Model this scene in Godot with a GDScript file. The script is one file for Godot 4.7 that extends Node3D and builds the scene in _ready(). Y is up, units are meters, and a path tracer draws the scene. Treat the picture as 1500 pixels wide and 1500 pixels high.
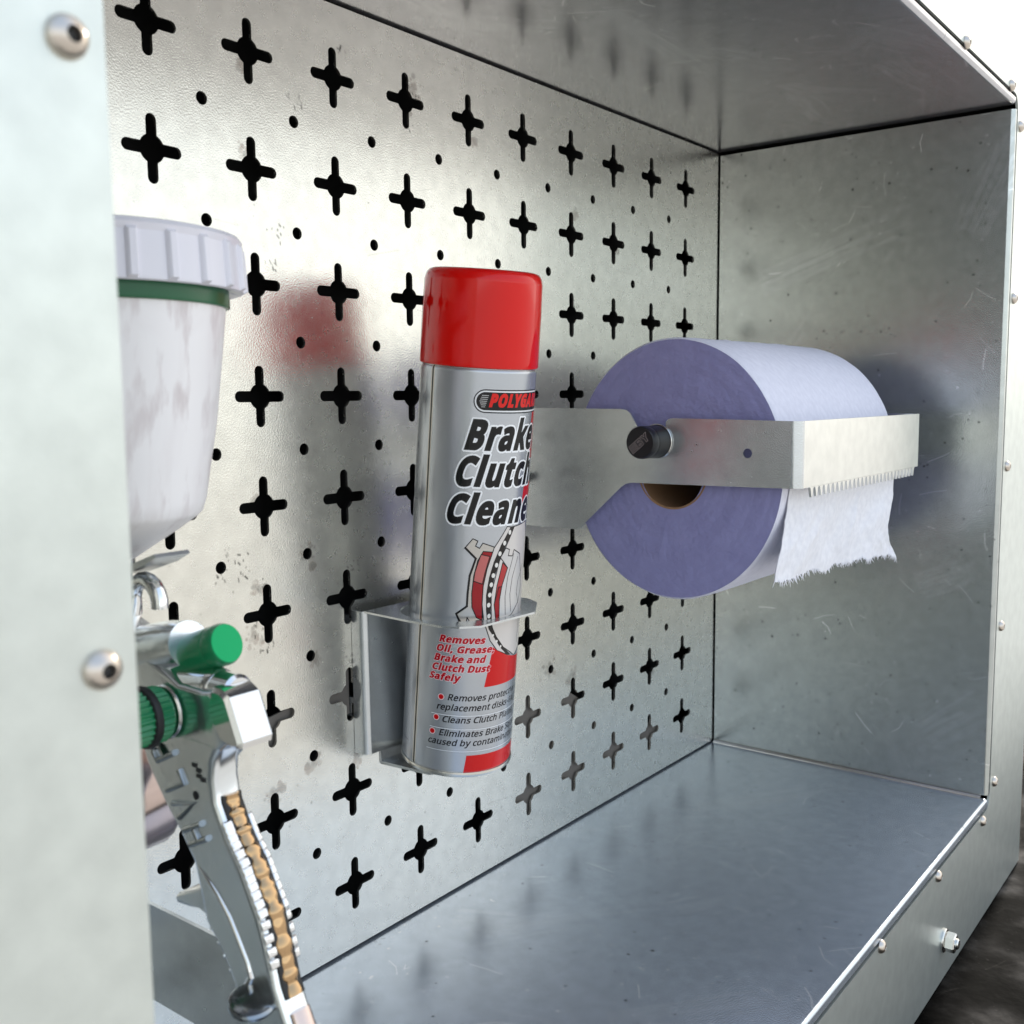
extends Node3D
# Open galvanised tool cabinet with a cross-punched back panel. Modelling unit: the 50 mm pitch of the crosses.
const S := 0.05
const Y0 := 10.45
var M := {}
var taken := {}

func W(p: Vector3) -> Vector3:
	return Vector3(p.x, p.y + Y0, p.z) * S

# ------------------------------------------------------------------ mesh builder
class MB:
	var v := PackedVector3Array()
	var uv := PackedVector2Array()
	var uv2 := PackedVector2Array()
	func tri(a: Vector3, b: Vector3, c: Vector3, ua := Vector2.ZERO, ub := Vector2.ZERO, uc := Vector2.ZERO) -> void:
		v.append_array([a, b, c])
		uv.append_array([ua, ub, uc])
	func quad(a: Vector3, b: Vector3, c: Vector3, d: Vector3, ua := Vector2.ZERO, ub := Vector2.ZERO, uc := Vector2.ZERO, ud := Vector2.ZERO) -> void:
		tri(a, b, c, ua, ub, uc)
		tri(a, c, d, ua, uc, ud)
	func orient(from: int) -> void:
		var mid := Vector3.ZERO
		for i in range(from, v.size()):
			mid += v[i]
		mid /= maxf(1.0, v.size() - from)
		var vol := 0.0
		for i in range(from, v.size(), 3):
			vol += (v[i] - mid).dot((v[i + 1] - mid).cross(v[i + 2] - mid))
		if vol < 0.0:
			for i in range(from, v.size(), 3):
				var t := v[i + 1]
				v[i + 1] = v[i + 2]
				v[i + 2] = t
				var u := uv[i + 1]
				uv[i + 1] = uv[i + 2]
				uv[i + 2] = u
	# rings of equal length; closed rings, fan caps
	func loft(rings: Array, cap := true, uvs := false, closed := true) -> void:
		var from := v.size()
		var n: int = rings[0].size()
		var last := n if closed else n - 1
		for k in rings.size() - 1:
			var p: PackedVector3Array = rings[k]
			var q: PackedVector3Array = rings[k + 1]
			var t0 := float(k) / (rings.size() - 1)
			var t1 := float(k + 1) / (rings.size() - 1)
			for i in last:
				var j := (i + 1) % n
				var s0 := float(i) / n
				var s1 := float(i + 1) / n
				if uvs:
					quad(p[i], p[j], q[j], q[i], Vector2(s0, t0), Vector2(s1, t0), Vector2(s1, t1), Vector2(s0, t1))
				else:
					quad(p[i], p[j], q[j], q[i])
		if cap:
			for e in 2:
				var r: PackedVector3Array = rings[0] if e == 0 else rings[-1]
				var m := Vector3.ZERO
				for x in r:
					m += x
				m /= n
				for i in n:
					if e == 0:
						tri(m, r[(i + 1) % n], r[i])
					else:
						tri(m, r[i], r[(i + 1) % n])
		if closed:
			orient(from)
	# profile of (radius, height) along axis a from o
	func lathe(o: Vector3, a: Vector3, prof: Array, segs := 32, cap := true, ex := Vector3.ZERO, wob = null) -> void:
		a = a.normalized()
		if ex == Vector3.ZERO:
			ex = a.cross(Vector3(0.31, 0.17, 0.93)).normalized()
		var ey := a.cross(ex)
		var rings := []
		for p in prof:
			var r := PackedVector3Array()
			for i in segs:
				var t := TAU * i / segs
				var rad: float = p.x
				if wob != null:
					rad = wob.call(t, p.x, p.y)
				r.append(o + a * p.y + (ex * cos(t) + ey * sin(t)) * rad)
			rings.append(r)
		loft(rings, cap)
	func tube(path: Array, radii: Array, segs := 14, flat := 1.0, up := Vector3(1, 0, 0)) -> void:
		var rings := []
		for k in path.size():
			var d: Vector3 = (path[mini(k + 1, path.size() - 1)] - path[maxi(k - 1, 0)]).normalized()
			var ex := (up - d * up.dot(d)).normalized()
			var ey := d.cross(ex)
			var r := PackedVector3Array()
			var rad: float = radii[mini(k, radii.size() - 1)]
			for i in segs:
				var t := TAU * i / segs
				r.append(path[k] + (ex * cos(t) + ey * sin(t) * flat) * rad)
			rings.append(r)
		loft(rings)
	# polygon in the plane (o; ux, uy), thickness along uz, chamfer c
	func prism(poly: PackedVector2Array, o: Vector3, ux: Vector3, uy: Vector3, uz: Vector3, th: float, c := 0.0) -> void:
		var from := v.size()
		var n := poly.size()
		var area := 0.0
		for i in n:
			area += poly[i].cross(poly[(i + 1) % n])
		if area < 0.0:
			poly = poly.duplicate()
			poly.reverse()
		var inn := poly
		if c > 0.0:
			inn = PackedVector2Array()
			for i in n:
				var d0 := (poly[i] - poly[(i + n - 1) % n]).normalized()
				var d1 := (poly[(i + 1) % n] - poly[i]).normalized()
				var m := (Vector2(-d0.y, d0.x) + Vector2(-d1.y, d1.x)).normalized()
				var k := maxf(0.45, m.dot(Vector2(-d0.y, d0.x)))
				inn.append(poly[i] + m * c / k)
		var f := func(p: Vector2, h: float) -> Vector3: return o + ux * p.x + uy * p.y + uz * h
		var idx := Geometry2D.triangulate_polygon(inn)
		if idx.is_empty():
			printerr("triangulation failed at ", o, " ", poly)
			inn = poly
			c = 0.0
			idx = Geometry2D.triangulate_polygon(inn)
		for i in range(0, idx.size(), 3):
			var a := inn[idx[i]]
			var b := inn[idx[i + 1]]
			var d := inn[idx[i + 2]]
			if (b - a).cross(d - a) < 0.0:
				var t := b
				b = d
				d = t
			tri(f.call(a, th), f.call(b, th), f.call(d, th))
			tri(f.call(a, 0.0), f.call(d, 0.0), f.call(b, 0.0))
		for i in n:
			var j := (i + 1) % n
			if c > 0.0:
				quad(f.call(inn[i], 0.0), f.call(inn[j], 0.0), f.call(poly[j], c), f.call(poly[i], c))
				quad(f.call(poly[i], c), f.call(poly[j], c), f.call(poly[j], th - c), f.call(poly[i], th - c))
				quad(f.call(poly[i], th - c), f.call(poly[j], th - c), f.call(inn[j], th), f.call(inn[i], th))
			else:
				quad(f.call(poly[i], 0.0), f.call(poly[j], 0.0), f.call(poly[j], th), f.call(poly[i], th))
		orient(from)
	# flat ring between two star-shaped loops about c
	func annulus(inner: PackedVector2Array, outer: PackedVector2Array, c: Vector2, o: Vector3, ux: Vector3, uy: Vector3, uz: Vector3, th: float) -> void:
		var angs := []
		for p in inner:
			angs.append(fposmod((p - c).angle(), TAU))
		for p in outer:
			angs.append(fposmod((p - c).angle(), TAU))
		angs.sort()
		var a := PackedVector2Array()
		var b := PackedVector2Array()
		var was := -1.0
		for t in angs:
			if t - was < 1e-5:
				continue
			was = t
			a.append(_cast(inner, c, t))
			b.append(_cast(outer, c, t))
		var from := v.size()
		var f := func(p: Vector2, h: float) -> Vector3: return o + ux * p.x + uy * p.y + uz * h
		for i in a.size():
			var j := (i + 1) % a.size()
			quad(f.call(a[i], th), f.call(b[i], th), f.call(b[j], th), f.call(a[j], th))
			quad(f.call(a[j], 0.0), f.call(b[j], 0.0), f.call(b[i], 0.0), f.call(a[i], 0.0))
			quad(f.call(b[i], 0.0), f.call(b[j], 0.0), f.call(b[j], th), f.call(b[i], th))
			quad(f.call(a[i], th), f.call(a[j], th), f.call(a[j], 0.0), f.call(a[i], 0.0))
		orient(from)
	func _cast(poly: PackedVector2Array, c: Vector2, t: float) -> Vector2:
		var d := Vector2.from_angle(t)
		var best := 1e9
		for i in poly.size():
			var p := poly[i] - c
			var e := poly[(i + 1) % poly.size()] - poly[i]
			var den := d.cross(e)
			if absf(den) < 1e-9:
				continue
			var s := p.cross(e) / den
			var k := p.cross(d) / den
			if s > 0.0 and k > -1e-4 and k < 1.0001:
				best = minf(best, s)
		return c + d * best
	func box(c: Vector3, h: Vector3, bevel := 0.0, ux := Vector3.RIGHT, uy := Vector3.UP) -> void:
		var uz := ux.cross(uy).normalized()
		var p := PackedVector2Array([Vector2(-h.x, -h.y), Vector2(h.x, -h.y), Vector2(h.x, h.y), Vector2(-h.x, h.y)])
		if bevel > 0.0:
			p = PackedVector2Array([Vector2(-h.x + bevel, -h.y), Vector2(h.x - bevel, -h.y), Vector2(h.x, -h.y + bevel), Vector2(h.x, h.y - bevel), Vector2(h.x - bevel, h.y), Vector2(-h.x + bevel, h.y), Vector2(-h.x, h.y - bevel), Vector2(-h.x, -h.y + bevel)])
		prism(p, c - uz * h.z, ux, uy, uz, h.z * 2.0, bevel)
	func mesh(origin: Vector3, crease := 38.0) -> ArrayMesh:
		var n := v.size()
		var fn := PackedVector3Array()
		fn.resize(n / 3)
		var near := {}
		for t in n / 3:
			fn[t] = (v[t * 3 + 1] - v[t * 3]).cross(v[t * 3 + 2] - v[t * 3])
		var nn := PackedVector3Array()
		nn.resize(n)
		if crease > 0.0:
			for i in n:
				var key := Vector3i((v[i] * 20000.0).round())
				if near.has(key):
					near[key].append(i / 3)
				else:
					near[key] = [i / 3]
			var lim := cos(deg_to_rad(crease))
			for i in n:
				var me := fn[i / 3]
				var unit := me.normalized()
				var sum := Vector3.ZERO
				for t in near[Vector3i((v[i] * 20000.0).round())]:
					if fn[t].normalized().dot(unit) > lim:
						sum += fn[t]
				nn[i] = sum.normalized() if sum.length_squared() > 0.0 else Vector3.UP
		else:
			for i in n:
				nn[i] = fn[i / 3].normalized()
		var out := PackedVector3Array()
		out.resize(n)
		for i in n:
			out[i] = (v[i] - origin) * S
		var idx := PackedInt32Array()
		idx.resize(n)
		for t in n / 3:
			idx[t * 3] = t * 3
			idx[t * 3 + 1] = t * 3 + 2
			idx[t * 3 + 2] = t * 3 + 1
		var arr := []
		arr.resize(Mesh.ARRAY_MAX)
		arr[Mesh.ARRAY_VERTEX] = out
		arr[Mesh.ARRAY_NORMAL] = nn
		arr[Mesh.ARRAY_TEX_UV] = uv
		if uv2.size() == n:
			arr[Mesh.ARRAY_TEX_UV2] = uv2
		arr[Mesh.ARRAY_INDEX] = idx
		var am := ArrayMesh.new()
		am.add_surface_from_arrays(Mesh.PRIMITIVE_TRIANGLES, arr)
		return am

# ------------------------------------------------------------------ scene tree helpers
func numbered(called: String) -> String:
	if not taken.has(called):
		taken[called] = 0
		return called
	taken[called] += 1
	return "%s_%03d" % [called, taken[called]]

func thing(called: String, label: String, category: String, at: Vector3) -> Node3D:
	var o := Node3D.new()
	o.name = numbered(called)
	o.position = W(at)
	o.set_meta("label", label)
	o.set_meta("category", category)
	o.set_meta("at", at)
	add_child(o)
	return o

# one mesh under a thing (or part); origin = the thing's base, in pitch units
func part(called: String, mb: MB, mat: Material, parent: Node3D, base: Vector3, crease := 38.0) -> MeshInstance3D:
	var o := MeshInstance3D.new()
	o.name = called
	o.mesh = mb.mesh(base, crease)
	o.material_override = mat
	parent.add_child(o, true)
	return o

func structure(called: String, mesh: Mesh, mat: Material, at: Vector3) -> MeshInstance3D:
	var o := MeshInstance3D.new()
	o.name = called
	o.mesh = mesh
	o.material_override = mat
	o.position = at
	o.set_meta("kind", "structure")
	add_child(o)
	return o

# ------------------------------------------------------------------ textures and materials
func lin(r: float, g: float, b: float) -> Color:
	return Color(r, g, b).linear_to_srgb()

func noise_tex(size: int, freq: float, seed_: int, oct: int, lo: Color, hi: Color, normal := false, bump := 4.0, kind := FastNoiseLite.TYPE_SIMPLEX_SMOOTH) -> NoiseTexture2D:
	var f := FastNoiseLite.new()
	f.noise_type = kind
	f.frequency = freq
	f.seed = seed_
	f.fractal_octaves = oct
	var t := NoiseTexture2D.new()
	t.width = size
	t.height = size
	t.seamless = true
	t.noise = f
	if normal:
		t.as_normal_map = true
		t.bump_strength = bump
	else:
		var g := Gradient.new()
		g.colors = PackedColorArray([lo, hi])
		g.offsets = PackedFloat32Array([0.0, 1.0])
		t.color_ramp = g
	return t

func mat(albedo: Color, rough: float, metal := 0.0) -> StandardMaterial3D:
	var m := StandardMaterial3D.new()
	m.albedo_color = albedo
	m.roughness = rough
	m.metallic = metal
	return m

func triplanar(m: StandardMaterial3D, per_metre: float, world := false) -> void:
	m.uv1_triplanar = true
	m.uv1_world_triplanar = world
	m.uv1_scale = Vector3.ONE * per_metre

func galvanised(tint: Color, rough: float, bump: float, metal := 0.85) -> StandardMaterial3D:
	var m := mat(tint, rough, metal)
	m.albedo_texture = M.galv_tone
	m.roughness_texture = M.galv_rough
	m.roughness_texture_channel = BaseMaterial3D.TEXTURE_CHANNEL_RED
	m.normal_enabled = true
	m.normal_texture = M.galv_grain
	m.normal_scale = bump
	triplanar(m, 6.0)
	return m

func make_materials() -> void:
	M.galv_tone = noise_tex(1024, 0.012, 3, 5, lin(0.86, 0.86, 0.86), lin(1, 1, 1))
	M.galv_rough = noise_tex(1024, 0.02, 8, 4, Color(0.80, 0.80, 0.80), Color(1, 1, 1))
	M.galv_grain = noise_tex(1024, 0.15, 5, 2, Color.BLACK, Color.WHITE, true, 5.0)
	M.galv = galvanised(lin(0.80, 0.80, 0.765), 0.30, 0.10)
	M.panel = galvanised(lin(0.85, 0.825, 0.745), 0.29, 0.06, 0.92)
	M.floor = galvanised(lin(0.64, 0.70, 0.775), 0.24, 0.06, 0.74)  # same steel; the blue sky sheen is put into the tint
	M.frame = galvanised(lin(0.71, 0.745, 0.70), 0.36, 0.03, 0.75)
	M.frame.roughness_texture = null
	M.bracket = galvanised(lin(0.70, 0.72, 0.72), 0.28, 0.05)
	M.dark = mat(lin(0.012, 0.012, 0.012), 0.95)
	M.backing = mat(lin(0.13, 0.115, 0.10), 0.7)
	M.chrome = mat(lin(0.80, 0.80, 0.80), 0.10, 1.0)
	M.cast = mat(lin(0.78, 0.81, 0.83), 0.20, 1.0)
	M.cast.normal_enabled = true
	M.cast.normal_texture = noise_tex(512, 0.01, 9, 3, Color.BLACK, Color.WHITE, true, 6.0)
	M.cast.normal_scale = 0.16
	triplanar(M.cast, 14.0)
	M.letter = mat(lin(0.34, 0.36, 0.37), 0.16, 1.0)
	M.brown_reflection = mat(lin(0.50, 0.33, 0.18), 0.08, 1.0)  # chrome with warm brown reflections put into its colour
	M.rose = mat(lin(0.62, 0.50, 0.46), 0.16, 1.0)
	M.rivet = mat(lin(0.62, 0.55, 0.48), 0.30, 1.0)
	M.zinc = mat(lin(0.72, 0.71, 0.68), 0.22, 1.0)
	M.black = mat(lin(0.010, 0.010, 0.011), 0.32)
	M.rubber = mat(lin(0.012, 0.012, 0.013), 0.55)
	M.green = mat(lin(0.004, 0.21, 0.075), 0.22)
	M.green.clearcoat_enabled = true
	M.green.clearcoat = 0.6
	M.green_end = mat(lin(0.004, 0.42, 0.14), 0.45)
	M.green_end.metallic_specular = 0.3
	M.red = mat(lin(0.74, 0.004, 0.002), 0.10)
	M.red.clearcoat_enabled = true
	M.red.clearcoat = 0.2
	M.red.metallic_specular = 0.4
	M.red.clearcoat_roughness = 0.06
	M.lid = mat(lin(0.78, 0.76, 0.82), 0.30)
	M.ink = mat(lin(0.02, 0.02, 0.02), 0.6)

# ------------------------------------------------------------------ small raster kit for the printed matter
var ts: TextServer

func font_rid(slant: float, wide: float, bold: float, serif := false, weight := 700) -> RID:
	var sf := SystemFont.new()
	sf.font_names = PackedStringArray(["Droid Serif" if serif else "Droid Sans"])
	sf.font_weight = weight
	var fv := FontVariation.new()
	fv.base_font = sf
	fv.variation_transform = Transform2D(Vector2(wide, slant), Vector2(0, 1), Vector2.ZERO)
	fv.variation_embolden = bold
	M["font%d" % M.size()] = fv
	return fv.get_rids()[0]

func blit_text(im: Image, rid: RID, size: int, text: String, at: Vector2, color: Color, outline := 0, track := 0.0, wide := 1.0) -> float:
	var x := at.x
	for ch in text:
		var g := ts.font_get_glyph_index(rid, size, ch.unicode_at(0), 0)
		var sz := Vector2i(size, outline)
		ts.font_render_glyph(rid, sz, g)
		var r := ts.font_get_glyph_uv_rect(rid, sz, g)
		if r.size.x > 0.5:
			var tex := ts.font_get_texture_image(rid, sz, ts.font_get_glyph_texture_idx(rid, sz, g))
			var cut := tex.get_region(Rect2i(r))
			cut.convert(Image.FORMAT_RGBA8)
			var solid := Image.create(cut.get_width(), cut.get_height(), false, Image.FORMAT_RGBA8)
			solid.fill(color)
			var off := ts.font_get_glyph_offset(rid, sz, g)
			im.blend_rect_mask(solid, cut, Rect2i(Vector2i.ZERO, cut.get_size()), Vector2i((Vector2(x, at.y) + off).round()))
		x += ts.font_get_glyph_advance(rid, size, g).x * wide + track
	return x

func fill(im: Image, poly: PackedVector2Array, c: Color) -> void:
	var lo := poly[0]
	var hi := poly[0]
	for p in poly:
		lo = lo.min(p)
		hi = hi.max(p)
	var w := im.get_width()
	var y0 := maxi(0, int(lo.y))
	var y1 := mini(im.get_height() - 1, int(hi.y) + 1)
	var x0 := maxi(0, int(lo.x) - 1)
	var x1 := mini(w - 1, int(hi.x) + 1)
	if x1 < x0:
		return
	var cov := PackedFloat32Array()
	cov.resize(x1 - x0 + 2)
	for y in range(y0, y1 + 1):
		cov.fill(0.0)
		var any := false
		for k in 4:
			var yy := y + (k + 0.5) / 4.0
			var xs := []
			for i in poly.size():
				var a := poly[i]
				var b := poly[(i + 1) % poly.size()]
				if (a.y <= yy) != (b.y <= yy):
					xs.append(a.x + (yy - a.y) / (b.y - a.y) * (b.x - a.x))
			xs.sort()
			for i in range(0, xs.size() - 1, 2):
				any = true
				var l: float = clampf(xs[i], x0, x1 + 1)
				var r: float = clampf(xs[i + 1], x0, x1 + 1)
				var li := int(l)
				while li < r:
					cov[li - x0] += (minf(r, li + 1) - maxf(l, li)) * 0.25
					li += 1
		if any:
			for x in range(x0, x1 + 1):
				var q := cov[x - x0] * c.a
				if q > 0.004:
					var o := im.get_pixel(x, y)
					var t := q if o.a > 0.0 else 1.0
					var e := o.lerp(c, t)
					e.a = maxf(o.a, q)
					im.set_pixel(x, y, e)

func stroke(im: Image, pts: PackedVector2Array, w: float, c: Color, closed := false) -> void:
	var n := pts.size() if closed else pts.size() - 1
	for i in n:
		var a := pts[i]
		var b := pts[(i + 1) % pts.size()]
		var d := (b - a).normalized() * w * 0.5
		var s := Vector2(-d.y, d.x)
		fill(im, PackedVector2Array([a + s - d * 0.6, b + s + d * 0.6, b - s + d * 0.6, a - s - d * 0.6]), c)

func disc(im: Image, c: Vector2, r: float, col: Color, sy := 1.0) -> void:
	var p := PackedVector2Array()
	for i in 20:
		p.append(c + Vector2(cos(TAU * i / 20), sin(TAU * i / 20) * sy) * r)
	fill(im, p, col)

const CAN_H := 4.04
const LW := 1400
const LH := 1608

func lab(deg: float, h: float) -> Vector2:
	return Vector2((deg + 180.0) / 360.0 * LW, (1.0 - h / CAN_H) * LH)

func labs(text: String) -> PackedVector2Array:
	var o := PackedVector2Array()
	for s in text.split(";"):
		var q := s.split_floats(",")
		o.append(lab(q[0], q[1]))
	return o

func make_label() -> void:
	ts = TextServerManager.get_primary_interface()
	var silver := Color(0.74, 0.75, 0.765)
	var ink := Color(0.03, 0.03, 0.035)
	var white := Color(0.93, 0.93, 0.93)
	var red := Color(0.80, 0.03, 0.05)
	var im := Image.create(LW, LH, false, Image.FORMAT_RGBA8)
	im.fill(silver)
	# side seam of the printed sheet
	stroke(im, PackedVector2Array([lab(-48.6, 4.05), lab(-48.6, -0.02)]), 17, Color(0.82, 0.79, 0.72))
	stroke(im, PackedVector2Array([lab(-48.6, 4.05), lab(-48.6, -0.02)]), 7, Color(0.05, 0.04, 0.04))
	# small print block on the far side
	for k in 5:
		stroke(im, PackedVector2Array([lab(-92, 3.2 - k * 0.05), lab(-78, 3.2 - k * 0.05)]), 5, Color(0.35, 0.35, 0.36))
	stroke(im, PackedVector2Array([lab(-66, 2.7), lab(-74, 2.7), lab(-74, 0.25), lab(-60, 0.25)]), 3, Color(0.2, 0.2, 0.21))
	var bold := font_rid(0.26, 0.76, 0.9)
	# red sweep behind the title's right end
	fill(im, labs("72,3.66; 120,3.66; 120,3.15; 69,3.15"), Color(0.75, 0.05, 0.07))
	fill(im, labs("63,2.92; 120,2.92; 120,2.70; 60,2.70"), red)
	# name plate: a stadium with a white keyline
	for q in [[0.108, 0.0, ink], [0.098, 0.018, white], [0.083, 0.034, ink]]:
		var p := PackedVector2Array()
		var r: float = q[0] / CAN_H * LH
		var c0 := lab(8, 3.705)
		var c1 := lab(112, 3.705)
		for i in 19:
			p.append(c0 + Vector2.from_angle(PI / 2 + PI * i / 18) * r)
		for i in 19:
			p.append(c1 + Vector2.from_angle(-PI / 2 + PI * i / 18) * r)
		fill(im, p, q[2])
	for k in 7:
		var yy := 3.757 - k * 0.0175
		stroke(im, PackedVector2Array([lab(2.6 + absf(k - 3.0) * 0.7, yy), lab(11.0 - k * 0.5, yy)]), 2.8, Color(0.75, 0.75, 0.75))
	var plate := font_rid(0.22, 0.80, 1.3)
	var x := blit_text(im, plate, 62, "POLYGARD", lab(10.6, 3.65), Color(0.88, 0.10, 0.07), 0, 1.5, 0.82)
	# title
	for q in [["Brake", -12.3, 3.245, 150], ["Clutch", -20.3, 2.905, 150], ["Cleaner", -27.3, 2.545, 150]]:
		blit_text(im, bold, q[3], q[0], lab(q[1], q[2]), Color(0.97, 0.97, 0.97), 26, 0.0, 0.78)
		blit_text(im, bold, q[3], q[0], lab(q[1], q[2]), ink, 0, 0.0, 0.78)
	# brake disc drawing
	var metal := Color(0.76, 0.74, 0.71)
	var pale := Color(0.86, 0.83, 0.80)
	var crim := Color(0.62, 0.06, 0.10)
	var fills := [
		["4,2.41; 9,2.39; 7,2.34; 11,2.32; 14,2.37; 26,2.33; 26,2.28; 20,1.9; 18,1.61; 13,1.61; 6,1.59; 3,1.64; 2,1.58; -2,1.58; -8,1.67; 2,1.75; 2,1.88; 3,2.05; 8,2.22; -3,2.32", metal],
		["15,2.29; 25,2.28; 20,2.12; 17,1.95; 17,1.81; 18,1.61; 12,1.64; 7,1.74; 6,1.88; 7,2.05; 10,2.20", crim],
		["13,2.26; 22,2.24; 18,2.08; 16,1.97; 7,2.00; 8,2.09; 11,2.20", Color(0.78, 0.42, 0.40)],
		["50,2.51; 74,2.53; 88,2.2; 92,1.9; 88,1.5; 82,1.25; 66,1.18; 45,1.31; 32,1.44; 28,1.59; 26,1.87; 33,2.19", pale],
		["40,2.52; 45,2.51; 34,2.34; 27,2.18; 23,2.03; 21,1.86; 22,1.71; 24,1.59; 20,1.59; 17,1.77; 17,1.95; 20,2.12; 26,2.32", pale],
		["21,1.57; 26,1.55; 32,1.44; 41,1.32; 52,1.22; 37,1.29; 28,1.40", pale],
		["45,2.51; 50,2.51; 39,2.33; 33,2.19; 28,2.04; 26,1.87; 26,1.70; 28,1.57; 30,1.52; 35,1.43; 45,1.31; 57,1.21; 52,1.22; 41,1.32; 32,1.44; 26,1.52; 24,1.59; 22,1.71; 21,1.86; 23,2.03; 27,2.18; 34,2.34", Color(0.13, 0.11, 0.10)],
		["37,2.17; 44,2.11; 38,1.94; 36,1.80; 37,1.63; 33,1.60; 30,1.76; 32,1.95", Color(0.72, 0.22, 0.22)],
		["34,1.93; 38,1.93; 36,1.80; 37,1.63; 33,1.60; 30,1.76", crim],
		["34,2.22; 40,2.31; 45,2.29; 44,2.23; 50,2.22; 52,2.28; 64,2.22; 73,1.88; 69,1.74; 54,1.62; 37,1.60; 36,1.80; 38,1.94; 44,2.11", Color(0.83, 0.81, 0.79)]]
	for q in fills:
		var p := labs(q[0])
		fill(im, p, q[1])
		stroke(im, p, 3.4, ink, true)
	stroke(im, labs("-3,2.32; 8,2.22; 3,2.05; 2,1.88; 2,1.75; -8,1.67; -4,1.59; 2,1.57"), 8.0, ink)
	stroke(im, labs("52,2.24; 45,2.02; 43,1.83; 45,1.64"), 2.4, ink)
	stroke(im, labs("60,2.2; 52,2.0; 50,1.84; 53,1.66"), 2.4, ink)
	stroke(im, labs("74,2.1; 64,1.95; 62,1.83; 70,1.68; 74,1.5; 72,1.3"), 2.4, ink)
	for s in ["44,2.46", "38,2.36", "33,2.26", "30,2.15", "27,2.05", "25.5,1.96", "24.5,1.86", "24,1.76", "25,1.65", "31,1.45", "36,1.385", "41.5,1.325"]:
		var q: PackedFloat64Array = s.split_floats(",")
		disc(im, lab(q[0], q[1]), 7.5 if q[1] > 1.5 else 4.5, Color(0.93, 0.91, 0.88), 1.25)
	# red block under the disc
	fill(im, labs("32,1.33; 37,1.29; 45,1.25; 52,1.215; 66,1.175; 78,1.16; 118,1.16; 118,0.93; 24.6,0.93"), Color(0.83, 0.02, 0.03))
	# slogan
	var slog := font_rid(0.26, 1.12, 0.5)
	var lines := [["Removes", -24.7, 1.375], ["Oil, Grease,", -27.2, 1.278], ["Brake and", -29.2, 1.182], ["Clutch Dust", -31.2, 1.086], ["Safely", -33.5, 0.99]]
	for q in lines:
		blit_text(im, slog, 37, q[0], lab(q[1], q[2]), Color(0.95, 0.86, 0.87), 7, 0.0, 1.12)
	for q in lines:
		blit_text(im, slog, 37, q[0], lab(q[1], q[2]), Color(0.74, 0.03, 0.10), 0, 0.0, 1.12)
	# bullets
	var small := font_rid(0.24, 1.08, 0.2, false, 400)
	for q in [["Removes protective coatings from", -12.5, 0.795], ["replacement disks-FAST!", -23.5, 0.69], ["Cleans Clutch Plates, Wheel", -17.0, 0.565], ["Eliminates Brake Squeal", -19.5, 0.425], ["caused by contamination.", -31.2, 0.33]]:
		blit_text(im, small, 35, q[0], lab(q[1], q[2]), Color(0.05, 0.05, 0.07), 0, 0.0, 1.08)
	for q in [[-18.6, 0.82], [-22.6, 0.605], [-26.2, 0.455]]:
		disc(im, lab(q[0], q[1]), 13, Color(0.95, 0.82, 0.82))
		disc(im, lab(q[0], q[1]), 10, red)
	for q in [[-28, 0.640], [-29, 0.50], [-31.6, 0.272]]:
		stroke(im, PackedVector2Array([lab(q[0], q[1]), lab(95, q[1])]), 2.2, Color(0.92, 0.92, 0.93))
	# red block at the foot
	fill(im, labs("10.4,0.23; 118,0.23; 118,0.02; 7.8,0.02"), Color(0.83, 0.02, 0.03))
	# metal mask: printed ink is not metallic
	var mask := Image.create(LW, LH, false, Image.FORMAT_R8)
	var data := im.get_data()
	var bytes := PackedByteArray()
	bytes.resize(LW * LH)
	for i in LW * LH:
		var r := data[i * 4]
		var g := data[i * 4 + 1]
		bytes[i] = 255 if absi(r - 188) < 12 and absi(g - 191) < 12 else 30
	mask.set_data(LW, LH, false, Image.FORMAT_R8, bytes)
	var m := StandardMaterial3D.new()
	m.albedo_texture = ImageTexture.create_from_image(im)
	m.metallic = 0.7
	m.metallic_texture = ImageTexture.create_from_image(mask)
	m.metallic_texture_channel = BaseMaterial3D.TEXTURE_CHANNEL_RED
	m.roughness = 0.27
	m.clearcoat_enabled = true
	m.clearcoat = 0.3
	m.clearcoat_roughness = 0.05
	m.metallic_specular = 0.35
	M.label = m

# ------------------------------------------------------------------ the cabinet
func cross_quadrant(dot: bool) -> Array:
	# [polygon, index of the first vertex after the cross outline, ...] of the quarter cell x, y in 0 .. 0.5
	var p := PackedVector2Array()
	var a := 0.278   # arm half length
	var w := 0.050   # arm half width
	var r := 0.118   # centre boss
	# along the cross from the tip on x to the tip on y
	for i in 5:
		var t := PI / 2 * i / 4
		p.append(Vector2(a - w + cos(t) * w, sin(t) * w))
	var t0 := asin(w / r)
	for i in 6:
		p.append(Vector2.from_angle(lerpf(t0, PI / 2 - t0, i / 5.0)) * r)
	for i in 5:
		var t := PI / 2 * (4 - i) / 4
		p.append(Vector2(sin(t) * w, a - w + cos(t) * w))
	var n_cross := p.size()
	p.append(Vector2(0, 0.5))
	var from := p.size()
	if dot:
		var q := 0.056
		for i in 7:
			var t := PI + PI / 2 * (6 - i) / 6.0
			# arc about the cell corner, from (0.5 - q, 0.5) to (0.5, 0.5 - q)
			t = PI + PI / 2 * i / 6.0
			p.append(Vector2(0.5, 0.5) + Vector2.from_angle(t) * q)
	else:
		p.append(Vector2(0.5, 0.5))
	var to := p.size()
	p.append(Vector2(0.5, 0))
	return [p, n_cross, from, to]

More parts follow.
